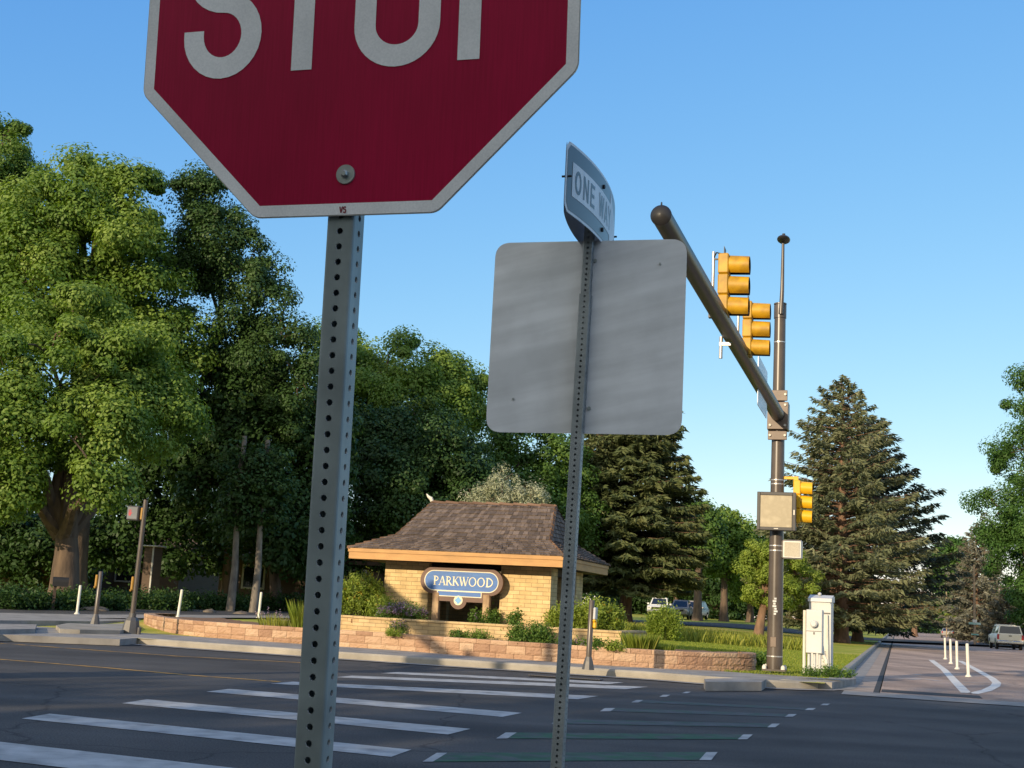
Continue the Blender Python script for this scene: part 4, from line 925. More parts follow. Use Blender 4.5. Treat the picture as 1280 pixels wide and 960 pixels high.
A = [(-.05 + .118 * math.cos(2 * math.pi * k / 28), -.0668, zc - .47 + .118 * math.sin(2 * math.pi * k / 28)) for k in range(28)]; mb.add(A, [tuple(range(28))]); mb.build('border', M['sign_cream'], board)
mb = MB(); mb.add([(p[0], -.0655, p[1]) for p in i_], [tuple(range(len(i_)))]); f(-.60, .53, zc - .365, zc - .262, -.0655)
mb.build('blue_field', M['sign_blue'], board)
mb = MB(); mb.add([(-.05 + a, -.070, zc - .47 + b) for a, b in ((0, -.092), (.092, 0), (0, .092), (-.092, 0))], [(0, 1, 2, 3)]); emb = mb.build('diamond', M['sign_sky'], board)
mb = MB(); x = -.735; hL = .225; yT = -.070
for ch in 'PARKWOOD':
    S_, adv = SERIF(ch)
    if S_ == 'ring': ring(mb, x + .45 * hL, zc - .115 + .5 * hL, (.44 * hL, .51 * hL), (.30 * hL, .43 * hL), yT)
    else:
        for q, (p, wd) in enumerate(S_): ribbon(mb, [(x + a * hL, zc - .115 + b * hL) for a, b in p], wd * hL, yT - .0004 * q)
    x += adv * hL
mb.build('lettering', M['sign_cream'], board)
for px_ in (-.74 + .085, .665 - .0):
    mb = MB(); n_s = 8; hh_ = zc - .3
    mb.box((px_ + .01, .0, hh_ / 2), (.17, .16, hh_), bev=.012); mb.build('post', M['post_wood'], SG)

# ------------------------------------------------------------------ vehicles
def car_body(t, paint, st_, name='body'):
    """st_: stations along local y (front = -y): (y, z_bottom, z_belt, half_width)"""
    mb = MB(); ring_n = 10; vs = []
    for (y, zb, zt_, hw) in st_:
        c = min(.09, (zt_ - zb) * .3)
        vs += [(-hw + c, y, zb), (hw - c, y, zb), (hw, y, zb + c), (hw, y, zt_ - c * .9), (hw - c * .7, y, zt_), (-hw + c * .7, y, zt_), (-hw, y, zt_ - c * .9), (-hw, y, zb + c)]
    m = 8; fs = []
    for i in range(len(st_) - 1):
        for k in range(m): fs.append((i * m + k, i * m + (k + 1) % m, (i + 1) * m + (k + 1) % m, (i + 1) * m + k))
    fs += [tuple(range(m)), tuple((len(st_) - 1) * m + k for k in range(m))]
    mb.add(vs, fs); return mb.build(name, paint, t, smooth=True)
def cabin(t, paint, y0, y1, y2, y3, zb, zt_, hw, hwt):
    """greenhouse: windscreen y0->y1, rear y2->y3"""
    mb = MB(); P = [(-hw, y0, zb), (hw, y0, zb), (hw, y3, zb), (-hw, y3, zb), (-hwt, y1, zt_), (hwt, y1, zt_), (hwt, y2, zt_), (-hwt, y2, zt_)]
    P = [Vector(p) for p in P]
    mb.add(P, [(0, 1, 5, 4), (1, 2, 6, 5), (2, 3, 7, 6), (3, 0, 4, 7), (4, 5, 6, 7)])
    mb.box((0, (y1 + y2) / 2, zt_ + .02), (hwt * 1.9, (y2 - y1) * .96, .06), bev=.025)
    c = mb.build('cabin', paint, t)
    def pane(q, name, u0=.07, u1=.93, v0=.12, v1=.9):
        a, b, c_, d = [P[i] for i in q]; n_ = (b - a).cross(d - a).normalized() * .006; ctr = sum(P, Vector()) / 8
        if n_.dot(a - ctr) < 0: n_ = -n_
        L = lambda u, v: (a.lerp(b, u)).lerp(d.lerp(c_, u), v) + n_
        m2 = MB(); m2.add([L(u0, v0), L(u1, v0), L(u1, v1), L(u0, v1)], [(0, 1, 2, 3)]); m2.build(name, M['glass_dark'], c)
    pane((0, 1, 5, 4), 'windscreen'); pane((3, 2, 6, 7), 'rear_window')
    for q in ((1, 2, 6, 5), (0, 3, 7, 4)): pane(q, 'side_window', .10, .47); pane(q, 'side_window', .53, .92)
    return c
def wheels(t, ys, hw, r):
    for y in ys:
        for sx in (-1, 1):
            mb = MB(); mb.tube([(sx * (hw - .22), y, r), (sx * (hw - .2), y, r), (sx * (hw - .03), y, r), (sx * (hw - .01), y, r)], [r * .9, r, r, r * .9], 20); tw = mb.build('wheel', M['tyre'], t, smooth=True)
            mb = MB(); mb.tube([(sx * (hw - .012), y, r), (sx * (hw + .004), y, r), (sx * (hw + .008), y, r)], [r * .62, r * .58, r * .2], 16); mb.build('rim', M['chrome'], tw)
            mb = MB(); ar = [(y + (r + .07) * math.cos(R(180 * k / 14)), r + (r + .07) * math.sin(R(180 * k / 14))) for k in range(15)]; mb.prism(ar, 'x', sx * (hw + .002), sx * (hw - .3)); mb.build('wheel_arch', M['black'], t)
def lamps(t, y, z, hw, mat, name, w_=.2, h_=.2, d=.03):
    for sx in (-1, 1):
        mb = MB(); mb.box((sx * (hw - w_ / 2 - .02), y, z), (w_, d, h_), bev=.012); mb.build(name, mat, t)
def pickup(name, lab, loc_, rz, paint, topper, grp=None):
    t = thing(name, lab, 'pickup truck', loc_, rz, grp); hw = .98
    car_body(t, paint, [(-2.85, .55, .98, .86), (-2.7, .45, 1.10, .95), (-1.2, .42, 1.16, hw), (.6, .42, 1.16, hw), (2.65, .48, 1.16, hw), (2.78, .56, 1.14, hw - .03)])
    cabin(t, paint, -1.35, -.6, .55 if not topper else .62, .75, 1.14, 1.86, .90, .72)
    if topper:
        mb = MB(); P = [(-.90, .78, 1.165), (.90, .78, 1.165), (.90, 2.78, 1.165), (-.90, 2.78, 1.165), (-.72, .80, 1.80), (.72, .80, 1.80), (.74, 2.50, 1.84), (-.74, 2.50, 1.84)]
        mb.add(P, [(0, 1, 5, 4), (1, 2, 6, 5), (2, 3, 7, 6), (3, 0, 4, 7), (4, 5, 6, 7)]); tp = mb.build('bed_cover', paint, t)
        mb = MB(); mb.add([(-.80, 2.757, 1.23), (.80, 2.757, 1.23), (.68, 2.549, 1.77), (-.68, 2.549, 1.77)], [(0, 1, 2, 3)]); mb.build('rear_glass', M['glass_dark'], tp)
        mb = MB(); mb.add([(.902, .95, 1.25), (.902, 2.6, 1.25), (.765, 2.4, 1.72), (.755, .95, 1.70)], [(0, 1, 2, 3)]); mb.add([(-.902, .95, 1.25), (-.902, 2.6, 1.25), (-.765, 2.4, 1.72), (-.755, .95, 1.70)], [(0, 1, 2, 3)]); mb.build('side_glass', M['glass_dark'], tp)
    else:
        mb = MB(); mb.box((0, 1.75, 1.175), (1.62, 1.75, .02)); mb.build('bed', M['black'], t)
    mb = MB(); mb.box((0, 2.785, .93), (1.52, .03, .46), bev=.012); tg = mb.build('tailgate', paint, t); mb = MB(); mb.box((0, 2.805, 1.05), (.22, .02, .06)); mb.build('handle', M['black'], tg)
    mb = MB(); mb.box((0, 2.86, .58), (1.86, .2, .2), bev=.04); bp = mb.build('bumper', M['chrome'], t); mb = MB(); mb.box((0, 2.966, .60), (.34, .012, .17)); mb.build('number_plate', M['plate'], bp)
    mb = MB(); mb.box((0, -2.86, .58), (1.8, .16, .22), bev=.05); mb.build('bumper', M['chrome'], t)
    mb = MB(); mb.box((0, -2.835, .86), (1.05, .06, .22), bev=.01); mb.build('grille', M['black'], t)
    lamps(t, -2.80, .88, .90, M['headlamp'], 'headlight', .26, .18, .1); lamps(t, 2.775, .95, hw, M['tail_red'], 'tail_light', .15, .38)
    for sx in (-1, 1): mb = MB(); mb.box((sx * 1.09, -.85, 1.28), (.2, .1, .17), bev=.03); mb.build('mirror', M['black'] if topper else paint, t)
    wheels(t, (-1.85, 1.75), hw, .39); return t
def suv(name, lab, loc_, rz, paint, kind='suv', grp=None):
    t = thing(name, lab, 'suv' if kind == 'suv' else 'car', loc_, rz, grp); hw = .92; tall = 1.70 if kind == 'suv' else 1.46
    car_body(t, paint, [(-2.3, .5, .85, .78), (-2.15, .36, .98, .88), (-.9, .32, 1.04, hw), (1.7, .32, 1.06, hw), (2.2, .38, 1.04, .88), (2.3, .5, .95, .80)])
    cabin(t, paint, -1.15, -.35, 1.55 if kind == 'suv' else 1.1, 2.15 if kind == 'suv' else 1.95, 1.02, tall, .84, .64)
    mb = MB(); mb.box((0, 2.28, .58), (1.66, .12, .24), bev=.05); bp = mb.build('bumper', paint, t); mb = MB(); mb.box((0, 2.345, .72), (.34, .012, .16)); mb.build('number_plate', M['plate'], bp)
    mb = MB(); mb.box((0, -2.28, .55), (1.6, .12, .24), bev=.05); mb.build('bumper', paint, t); mb = MB(); mb.box((0, -2.30, .76), (.9, .06, .16), bev=.01); mb.build('grille', M['black'], t)
    lamps(t, -2.2, .80, .84, M['headlamp'], 'headlight', .3, .16, .2); lamps(t, 2.26, .88, .90, M['tail_red'], 'tail_light', .16, .3, .1)
    for sx in (-1, 1): mb = MB(); mb.box((sx * 1.0, -.75, 1.12), (.18, .1, .13), bev=.03); mb.build('mirror', paint, t)
    wheels(t, (-1.4, 1.4), hw, .34); return t
p = gp(1257, 811.5, .01); pickup('pickup_truck', 'cream pickup truck with a dark-windowed bed cover seen from behind on the side road', (p.x, p.y, .008), math.pi - A17 + R(3), M['car_cream'], True)
p = gp(1184, 797.5, .01); suv('parked_car', 'silver car parked far down the side road seen from behind', (p.x, p.y, .008), math.pi - A17, M['car_silver'], 'car')
def far_car(px, py_base, Yv): p = at(px, py_base, Yv); return p
p = far_car(825, 773.5, 128); pickup('pickup_truck', 'white pickup truck facing the camera in the shade under the tall spruce', (p.x, p.y, terr(p.x, p.y) + .06), R(-14), M['car_white'], False)
p = far_car(851, 775.5, 122); suv('parked_suv', 'grey suv facing the camera behind the yellow-green bush', (p.x, p.y, terr(p.x, p.y) + .06), R(-14), M['car_grey'])
p = far_car(868, 775.5, 127); suv('parked_suv', 'pale suv half hidden behind the grey suv under the trees', (p.x, p.y, terr(p.x, p.y) + .06), R(-24), M['car_silver'])

# ------------------------------------------------------------------ poles and small signs down the side road
def road_pole(px, pyb, pyt, Y, lab, blades):
    p = at(px, pyb, Y); p.z = .13; h = at(px, pyt, Y).z - .13; k = Y / F
    t = thing('street_sign_pole', lab, 'sign pole', p, RZ)
    mb = MB(); mb.tube([(0, 0, 0), (0, 0, h)], [.11, .08], 10); mb.build('pole', M['pole_wood'], t, smooth=True)
    for (dy, w_, h_, m_) in blades: mb = MB(); mb.box((0, -.16, (pyb - dy) * k), (w_ * k, .02, h_ * k)); mb.build('sign_blade', m_, t)
    return t
road_pole(1218.5, 797, 706, 112, 'tall slim pole with a teal street name blade left of the cream pickup', [(771.2, 14, 2.6, M['sign_green']), (768.6, 5, 4, M['white_paint']), (784.5, 9, 1.6, M['sign_green'])])
road_pole(1183.3, 788, 736, 195, 'thin pale pole with a small street sign above the silver car', [(772.8, 7, 1.8, M['sign_green'])])
p = gp(1084, 790, .15); t = thing('marker_post', 'thin white leaning marker post on the lawn left of the side road', 'marker post', p, rot=(0, R(9), 0))
mb = MB(); mb.box((0, 0, .55), (.10, .04, 1.1), bev=.012); mb.build('stake', M['flex_white'], t); mb = MB(); mb.box((0, -.024, .98), (.085, .004, .12)); mb.build('reflector', M['plate'], t)
# ------------------------------------------------------------------ vegetation
def unit(rng, n):
    v = rng.normal(size=(n, 3)); return v / np.linalg.norm(v, axis=1, keepdims=True)
def leaf_cards(rng, C, size, aspect, up=.35, face=None):
    """rhombic leaves around the points C"""
    n = len(C); nrm = unit(rng, n); nrm[:, 2] = np.abs(nrm[:, 2]) + up
    if face is not None: nrm += face
    nrm /= np.linalg.norm(nrm, axis=1, keepdims=True)
    t = unit(rng, n); t -= nrm * (t * nrm).sum(1, keepdims=True); t /= np.linalg.norm(t, axis=1, keepdims=True); b = np.cross(nrm, t)
    L = (np.asarray(size) * rng.uniform(.7, 1.3, n))[:, None]; Wd_ = L * aspect
    V = np.stack([C - t * L * .5, C + b * Wd_ * .5 - t * L * .05 + nrm * L * .06, C + t * L * .5, C - b * Wd_ * .5 - t * L * .05 + nrm * L * .06], 1)
    return V.reshape(-1, 3)
def blob_points(rng, blobs, n, shell=.55):
    """points in ellipsoids (cx,cy,cz,rx,ry,rz), most of them near the surface"""
    vol = np.array([b[3] * b[4] + b[4] * b[5] + b[3] * b[5] for b in blobs]); cnt = rng.multinomial(n, vol / vol.sum()); out = []; ids = []
    for i, (b, c) in enumerate(zip(blobs, cnt)):
        u = unit(rng, c); r = shell + (1 - shell) * rng.uniform(0, 1, c) ** .6; r *= 1 + .10 * np.sin(u[:, 0] * 7 + i) * np.cos(u[:, 2] * 6 + 2 * i)
        out.append(np.array(b[:3]) + u * r[:, None] * np.array(b[3:])); ids.append(np.full(c, i))
    return np.concatenate(out), np.concatenate(ids)
def tree(name, label, seed, base, blobs, mat, bark=M['bark'], r0=.35, ncl=260, per=120, cl=.75, leaf=.22, aspect=.6, fork=.3, group=None, cat='tree', shell=.45, flat_=.65, limbs=True, tone=.0, trunk_path=None, gap=0.0):
    rng = np.random.default_rng(seed); base = Vector(base)
    B = [(b[0] - base.x, b[1] - base.y, b[2] - base.z, *b[3:]) for b in blobs]
    T = thing(name, label, cat, base, 0, group)
    C, ids = blob_points(rng, B, ncl, shell)
    zmin = min(b[2] - b[5] for b in B); C = C[C[:, 2] > .15]
    # trunk and limbs
    if limbs:
        mb = MB(); ztop = max(b[2] for b in B); cx = np.mean([b[0] for b in B]); cy = np.mean([b[1] for b in B]); fz = max(.6, zmin + (ztop - zmin) * fork)
        tp = trunk_path or [(0, 0, -.1), (0, 0, fz * .12), (cx * .10, cy * .1, fz * .55), (cx * .25, cy * .25, fz)]
        tp = [Vector(p) for p in tp]; rr = [r0 * 1.45, r0 * 1.05, r0 * .85, r0 * .72]
        mb.tube(tp, rr[:len(tp)], 12)
        limb_pts = []
        for b in B:
            e = Vector(b[:3]) + Vector((0, 0, b[5] * .35)); s0 = tp[-1] + Vector((rng.uniform(-.5, .5) * r0, rng.uniform(-.5, .5) * r0, -r0 * .6)); L = (e - s0).length
            if L < .3: continue
            P = [s0.lerp(e, u) + Vector((rng.normal() * L * .035, rng.normal() * L * .035, math.sin(u * math.pi) * L * .06)) * (1 if 0 < u < 1 else 0) for u in (0, .2, .4, .6, .8, 1)]
            mb.tube(P, [r0 * .55, r0 * .45, r0 * .36, r0 * .26, r0 * .17, r0 * .08], 7); limb_pts += [(p, r0 * (.5 - .42 * q / 5)) for q, p in enumerate(P)]
        if limb_pts:
            LP = np.array([tuple(p) for p, _ in limb_pts])
            for c in C[rng.permutation(len(C))[:min(len(C), 150)]]:
                k = int(np.argmin(((LP - c) ** 2).sum(1) + 2.0 * np.maximum(0, LP[:, 2] - c[2]))); s0, rr0 = limb_pts[k]; e = Vector(c); m_ = s0.lerp(e, .5) + Vector((rng.normal() * .15, rng.normal() * .15, rng.uniform(.0, .3)))
                mb.tube([s0, m_, e], [min(rr0, r0 * .22) * .8, r0 * .07, r0 * .02], 4, cap=False)
        mb.build('trunk', bark, T, smooth=True)
    n = len(C) * per; idx = np.repeat(np.arange(len(C)), per)
    cr = cl * rng.uniform(.38, 1.4, len(C))
    dirn = unit(rng, n); off = dirn * (rng.uniform(0, 1, n) ** .42)[:, None] * np.array([1, 1, flat_ + .12]) * cr[idx][:, None]
    Pn = C[idx] + off
    keep = Pn[:, 2] > .05; Pn, idx, off = Pn[keep], idx[keep], off[keep]
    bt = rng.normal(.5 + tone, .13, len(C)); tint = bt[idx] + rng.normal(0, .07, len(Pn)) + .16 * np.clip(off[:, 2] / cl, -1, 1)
    V = leaf_cards(rng, Pn, np.full(len(Pn), leaf), aspect, .3, off / cr[idx][:, None] * 2.2)
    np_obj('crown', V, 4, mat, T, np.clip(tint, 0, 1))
    return T
def pb(px, py, Y, rx, rz, ry=None):
    """crown ellipsoid seen at a pixel, radii in pixels"""
    p = at(px, py, Y); k = Y / F; return (p.x, p.y, p.z, rx * k, (ry if ry else rx * .85) * k, rz * k)
def conifer(name, label, seed, base, Hh, Rb, mat, bark=M['bark_red'], r0=.4, z0=.06, whorls=46, per=9, droop=.25, sprays=80, sl=.42, tone=0., group=None, taper=.85, bare=.25, ragged=.2, cat='conifer'):
    rng = np.random.default_rng(seed); base = Vector(base); T = thing(name, label, cat, base, 0, group)
    mb = MB(); mb.tube([(0, 0, -.1), (0, 0, Hh * .03), (0, 0, Hh * .4), (0, 0, Hh * .97)], [r0 * 1.35, r0, r0 * .62, .03], 10)
    P = []; D = []; tl_ = []; br = MB()
    for i in range(whorls):
        f = i / (whorls - 1); z = Hh * (z0 + (.985 - z0) * f ** .95); Rr = Rb * ((1 - f) ** taper) * (1 if f > .12 else .72 + 2.3 * f) + .25
        m_ = max(4, int(per * (1 - .45 * f))); ph = rng.uniform(0, 6.28)
        for k in range(m_):
            a = ph + 2 * math.pi * k / m_ + rng.normal(0, .22); L = Rr * rng.uniform(1 - ragged * 1.6, 1 + ragged * .8); rise = rng.normal(.06 + .32 * f, .06); zz = z + rng.normal(0, Hh * .008)
            us = np.linspace(0, 1, 6); pts = np.stack([np.cos(a) * L * us, np.sin(a) * L * us, zz + L * (rise * us - droop * us ** 2 + .14 * us ** 4)], 1)
            br.tube([tuple(p) for p in pts], [max(.012, .03 * L ** .6), .03, .025, .02, .015, .008], 4, cap=False)
            ns = max(6, int(sprays * (L / Rb) ** 1.0)); u = bare + (1 - bare) * rng.uniform(0, 1, ns) ** .75
            q = np.stack([np.interp(u, us, pts[:, j]) for j in range(3)], 1)
            side = np.array([-math.sin(a), math.cos(a), 0]); w_ = (rng.uniform(-1, 1, ns) * .34 * L * (1.05 - u) ** .55 * np.sqrt(u))[:, None]
            q = q + side * w_ + np.array([math.cos(a), math.sin(a), 0]) * (np.abs(w_) * .35); q[:, 2] -= np.abs(w_[:, 0]) * .25 + rng.uniform(0, .22, ns)
            d = np.array([math.cos(a), math.sin(a), 0]) * .7 + side * np.sign(w_) * .7 + np.array([0, 0, -.35]); d = d + rng.normal(0, .35, (ns, 3))
            P.append(q); D.append(d); tl_.append(np.full(ns, rng.normal(.46 + tone, .12)) + .25 * (u - .5) + rng.normal(0, .1, ns))
    mb.build('trunk', bark, T, smooth=True); br.build('branches', bark, T)
    P = np.concatenate(P); D = np.concatenate(D); D /= np.linalg.norm(D, axis=1, keepdims=True); n = len(P); tint = np.concatenate(tl_)
    nr = unit(rng, n); nr[:, 2] += .5; b = np.cross(D, nr); b /= np.linalg.norm(b, axis=1, keepdims=True); L = (sl * rng.uniform(.6, 1.4, n))[:, None]; Wd_ = L * .27
    V = np.stack([P - D * L * .35, P + b * Wd_ * .5, P + D * L * .65, P - b * Wd_ * .5], 1).reshape(-1, 3)
    np_obj('needles', V, 4, mat, T, np.clip(tint, 0, 1)); return T

# --- the cottonwoods on the left
tree('cottonwood_tree', 'big cottonwood with a thick forked trunk at the left edge of the scene', 11, ground(76, 50) , [pb(60, 470, 49, 95, 75), pb(150, 445, 50, 62, 48), pb(10, 540, 48, 70, 75), pb(120, 540, 49, 85, 60), pb(-60, 500, 50, 80, 110), pb(185, 520, 52, 60, 62), pb(125, 605, 47.5, 38, 20), pb(-15, 610, 48, 55, 40), pb(90, 400, 51, 60, 45)],
     M['leaf_cotton'], r0=.55, ncl=300, per=480, cl=.95, leaf=.165, fork=.0, tone=.06, trunk_path=[(0, 0, -.2), (.05, 0, .7), (.0, 0, 2.0), (-.12, 0, 3.0)])
tree('cottonwood_tree', 'tall sunlit cottonwood behind the forked trunk, top left of the stop sign', 12, ground(86, 58), [pb(90, 235, 58, 70, 55), pb(165, 235, 58, 50, 45), pb(40, 290, 57, 70, 60), pb(120, 300, 57, 85, 60), pb(60, 370, 57, 95, 60), pb(170, 360, 58, 60, 70), pb(-40, 330, 58, 70, 90), pb(200, 440, 59, 55, 75)],
     M['leaf_cotton'], r0=.6, ncl=300, per=440, cl=1.08, leaf=.185, fork=.25, tone=.05)
tree('cottonwood_tree', 'darker tree top cut by the left edge of the photo', 13, ground(-60, 62), [pb(2, 195, 62, 36, 62), pb(-50, 240, 62, 60, 90), pb(15, 260, 62, 30, 60), pb(-70, 400, 62, 80, 110)], M['leaf_mid'], r0=.5, ncl=160, per=460, cl=1.0, leaf=.17)
tree('cottonwood_tree', 'loose cottonwood with visible limbs left of the stop sign post', 14, ground(285, 66), [pb(252, 245, 60, 40, 36), pb(280, 300, 60, 55, 50), pb(240, 330, 61, 42, 60), pb(320, 370, 60, 48, 52), pb(345, 440, 60, 58, 50), pb(300, 440, 62, 55, 40), pb(375, 500, 60, 45, 60), pb(225, 420, 61, 36, 70)],
     M['leaf_dark'], r0=.42, ncl=220, per=400, cl=.95, leaf=.155, fork=.05, tone=.2, bark=M['bark'], shell=.35)  # dark leaf material puts the shade into this crown
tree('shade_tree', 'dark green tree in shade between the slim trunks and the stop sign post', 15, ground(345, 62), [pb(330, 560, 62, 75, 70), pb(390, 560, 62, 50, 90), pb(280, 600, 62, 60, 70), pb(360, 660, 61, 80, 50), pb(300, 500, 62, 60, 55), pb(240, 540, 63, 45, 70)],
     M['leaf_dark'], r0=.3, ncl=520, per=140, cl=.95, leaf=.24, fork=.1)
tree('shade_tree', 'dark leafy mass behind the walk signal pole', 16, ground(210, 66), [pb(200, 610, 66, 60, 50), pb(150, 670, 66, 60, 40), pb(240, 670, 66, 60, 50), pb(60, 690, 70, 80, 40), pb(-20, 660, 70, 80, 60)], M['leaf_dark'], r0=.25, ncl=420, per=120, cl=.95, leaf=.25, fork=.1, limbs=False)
for px, pt, Yv, sd_, lb in ((288, 655, 56, 31, 'slim pale-barked young tree left of its twin'), (317, 660, 56, 32, 'slim leaning young tree right of its twin')):
    b = ground(px, Yv); p1, p2 = at(px + 8, pt, Yv) - b, at(px + 18, pt - 110, Yv) - b; m_ = p1 * .5 + Vector((.06, 0, 0))
    tree('young_tree', lb, sd_, b, [pb(px + 16, pt - 60, Yv, 34, 42), pb(px + 10, pt - 20, Yv, 26, 22)], M['leaf_dark'], bark=M['bark_pale'], r0=.14, ncl=70, per=90, cl=.6, leaf=.18, trunk_path=[(0, 0, -.1), tuple(m_), tuple(p1), tuple(p2)], group='slim young trees')
tree('shade_tree', 'sunlit rounded tree behind the pavilion right of the stop sign post', 17, ground(505, 74), [pb(485, 455, 74, 62, 40), pb(555, 470, 74, 42, 40), pb(440, 480, 75, 45, 55), pb(520, 505, 73, 85, 45), pb(585, 500, 75, 30, 48), pb(440, 550, 75, 50, 55), pb(420, 430, 78, 30, 30)],
     M['leaf_cotton'], r0=.5, ncl=260, per=430, cl=1.05, leaf=.19, fork=.05, tone=.06)
tree('shade_tree', 'shaded lower part of the rounded tree behind the pavilion, darkened by leaf colour', 22, ground(515, 68), [pb(455, 560, 68, 50, 50), pb(545, 565, 68, 66, 48), pb(500, 610, 67, 75, 55), pb(585, 625, 68, 48, 50), pb(520, 540, 69, 50, 35)], M['leaf_dark'], r0=.4, ncl=260, per=330, cl=1.0, leaf=.19, fork=.05)  # lower crown of the sunlit tree, shade put into dark leaves
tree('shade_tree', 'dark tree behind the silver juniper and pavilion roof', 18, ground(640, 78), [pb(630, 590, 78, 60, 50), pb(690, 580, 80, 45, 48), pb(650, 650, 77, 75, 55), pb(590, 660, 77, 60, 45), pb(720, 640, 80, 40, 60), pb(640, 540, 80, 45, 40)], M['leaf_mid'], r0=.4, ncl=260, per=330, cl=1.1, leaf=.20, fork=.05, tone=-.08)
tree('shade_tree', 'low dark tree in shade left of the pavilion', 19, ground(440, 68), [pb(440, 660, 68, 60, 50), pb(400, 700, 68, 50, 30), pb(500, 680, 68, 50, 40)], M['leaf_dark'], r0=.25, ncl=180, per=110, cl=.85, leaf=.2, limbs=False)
tree('silver_juniper', 'silvery green juniper rising behind the pavilion roof', 20, ground(628, 45), [pb(627, 612, 45, 20, 28), pb(612, 628, 45, 22, 22), pb(592, 632, 45, 18, 14), pb(645, 628, 45, 20, 22), pb(670, 625, 45, 14, 17), pb(630, 660, 45, 52, 40)], M['juniper'], r0=.14, ncl=330, per=70, cl=.24, leaf=.10, aspect=.35, flat_=1.3, cat='conifer', shell=.7)
tree('silver_juniper', 'small pale juniper tip just right of the pavilion roof', 21, ground(703, 46), [pb(702, 668, 46, 8, 16), pb(706, 690, 46, 12, 20)], M['juniper'], r0=.08, ncl=60, per=70, cl=.2, leaf=.09, aspect=.35, flat_=1.3, cat='conifer')
# --- conifers
b = ground(782, 84); conifer('spruce_tree', 'broad dark spruce behind the square sign, lit only at its top', 41, b, at(795, 425, 84).z - b.z, 5.4, M['needle_olive'], r0=.42, whorls=64, per=13, sprays=230, sl=.46, droop=.26, taper=.62, z0=.135, ragged=.18)
b = ground(1052, 80); b.z = .16; conifer('spruce_tree', 'tall sunlit blue spruce with bare reddish trunk right of the signal pole', 42, b, at(1062, 470, 80).z - b.z, 5.2, M['needle_blue'], r0=.46, whorls=54, per=11, sprays=165, sl=.38, droop=.18, taper=.66, z0=.085, ragged=.34, bare=.40)
b = ground(1072, 90); b.z = .16; conifer('spruce_tree', 'dark shaded spruce standing behind and right of the tall blue spruce', 43, b, at(1085, 520, 90).z - b.z, 6.2, M['needle_dark'], r0=.38, whorls=46, per=10, sprays=170, sl=.46, droop=.18, taper=.5, z0=.08, ragged=.4)
b = ground(1143, 200); b.z = .1; tree('pine_tree', 'tan coloured spreading tree at the far end of the side road', 44, b, [pb(1143, 750, 200, 20, 13), pb(1128, 762, 200, 14, 9), pb(1158, 764, 200, 13, 8), pb(1146, 768, 200, 18, 6)], M['needle_tan'], bark=M['bark_red'], r0=.45, ncl=170, per=90, cl=.7, leaf=.34, aspect=.4, cat='conifer', shell=.3)
b = ground(1221, 150); b.z = .1; conifer('spruce_tree', 'pale blue-grey spruce behind the street name pole', 45, b, at(1223, 655, 150).z - b.z, 4.6, M['needle_pale'], r0=.3, whorls=36, per=9, sprays=70, sl=.6, droop=.1, taper=.75, z0=.03)
b = ground(1254, 122); b.z = .1; conifer('spruce_tree', 'small pale spruce right beside the street name pole, above the pickup', 46, b, at(1250, 735, 122).z - b.z, 2.3, M['needle_pale'], r0=.15, whorls=22, per=8, sprays=60, sl=.4, droop=.05, taper=.8, z0=.03)
b = ground(1232, 170); b.z = .1; conifer('spruce_tree', 'pale pointed spruce tip showing above the road on the right', 47, b, at(1228, 640, 170).z - b.z, 4.2, M['needle_pale'], r0=.3, whorls=30, per=8, sprays=50, sl=.6, droop=.05, taper=.8, z0=.03)
# --- broadleaf trees on the right
tree('shade_tree', 'small round sunlit tree behind the signal pole', 51, ground(949, 72), [pb(950, 700, 72, 27, 26), pb(975, 705, 72, 30, 30), pb(960, 735, 72, 34, 24), pb(1000, 720, 73, 22, 26), pb(985, 745, 73, 22, 18)], M['leaf_bright'], bark=M['bark_red'], r0=.28, ncl=150, per=300, cl=.5, leaf=.115, fork=.1, tone=.03)
tree('shade_tree', 'large green tree cut by the right edge of the photo', 52, (at(1318, 760, 116).x, 116, .13), [pb(1290, 510, 116, 38, 48), pb(1282, 580, 116, 48, 52), pb(1268, 645, 115, 50, 40), pb(1290, 690, 115, 55, 50), pb(1340, 600, 116, 60, 120), pb(1292, 750, 114, 40, 26), pb(1330, 700, 116, 60, 70), pb(1235, 625, 115, 20, 18), pb(1300, 640, 112, 50, 60)],
     M['leaf_green'], r0=.6, ncl=300, per=420, cl=1.4, leaf=.23, fork=.15, tone=.02)
tree('shade_tree', 'distant blue-green tree above the far end of the side road', 53, (at(1192, 780, 215).x, 215, .1), [pb(1190, 690, 215, 24, 18), pb(1178, 715, 215, 22, 24), pb(1200, 720, 215, 24, 26), pb(1188, 750, 215, 30, 26)], M['leaf_green'], r0=.5, ncl=260, per=90, cl=1.3, leaf=.5, tone=.05)
tree('shrub', 'yellow-green shrub beside the far street sign', 54, (at(1192, 783, 160).x, 160, .1), [pb(1192, 768, 160, 11, 12), pb(1200, 774, 160, 8, 8)], M['leaf_bright'], r0=.1, ncl=60, per=60, cl=.5, leaf=.3, limbs=False, cat='shrub')
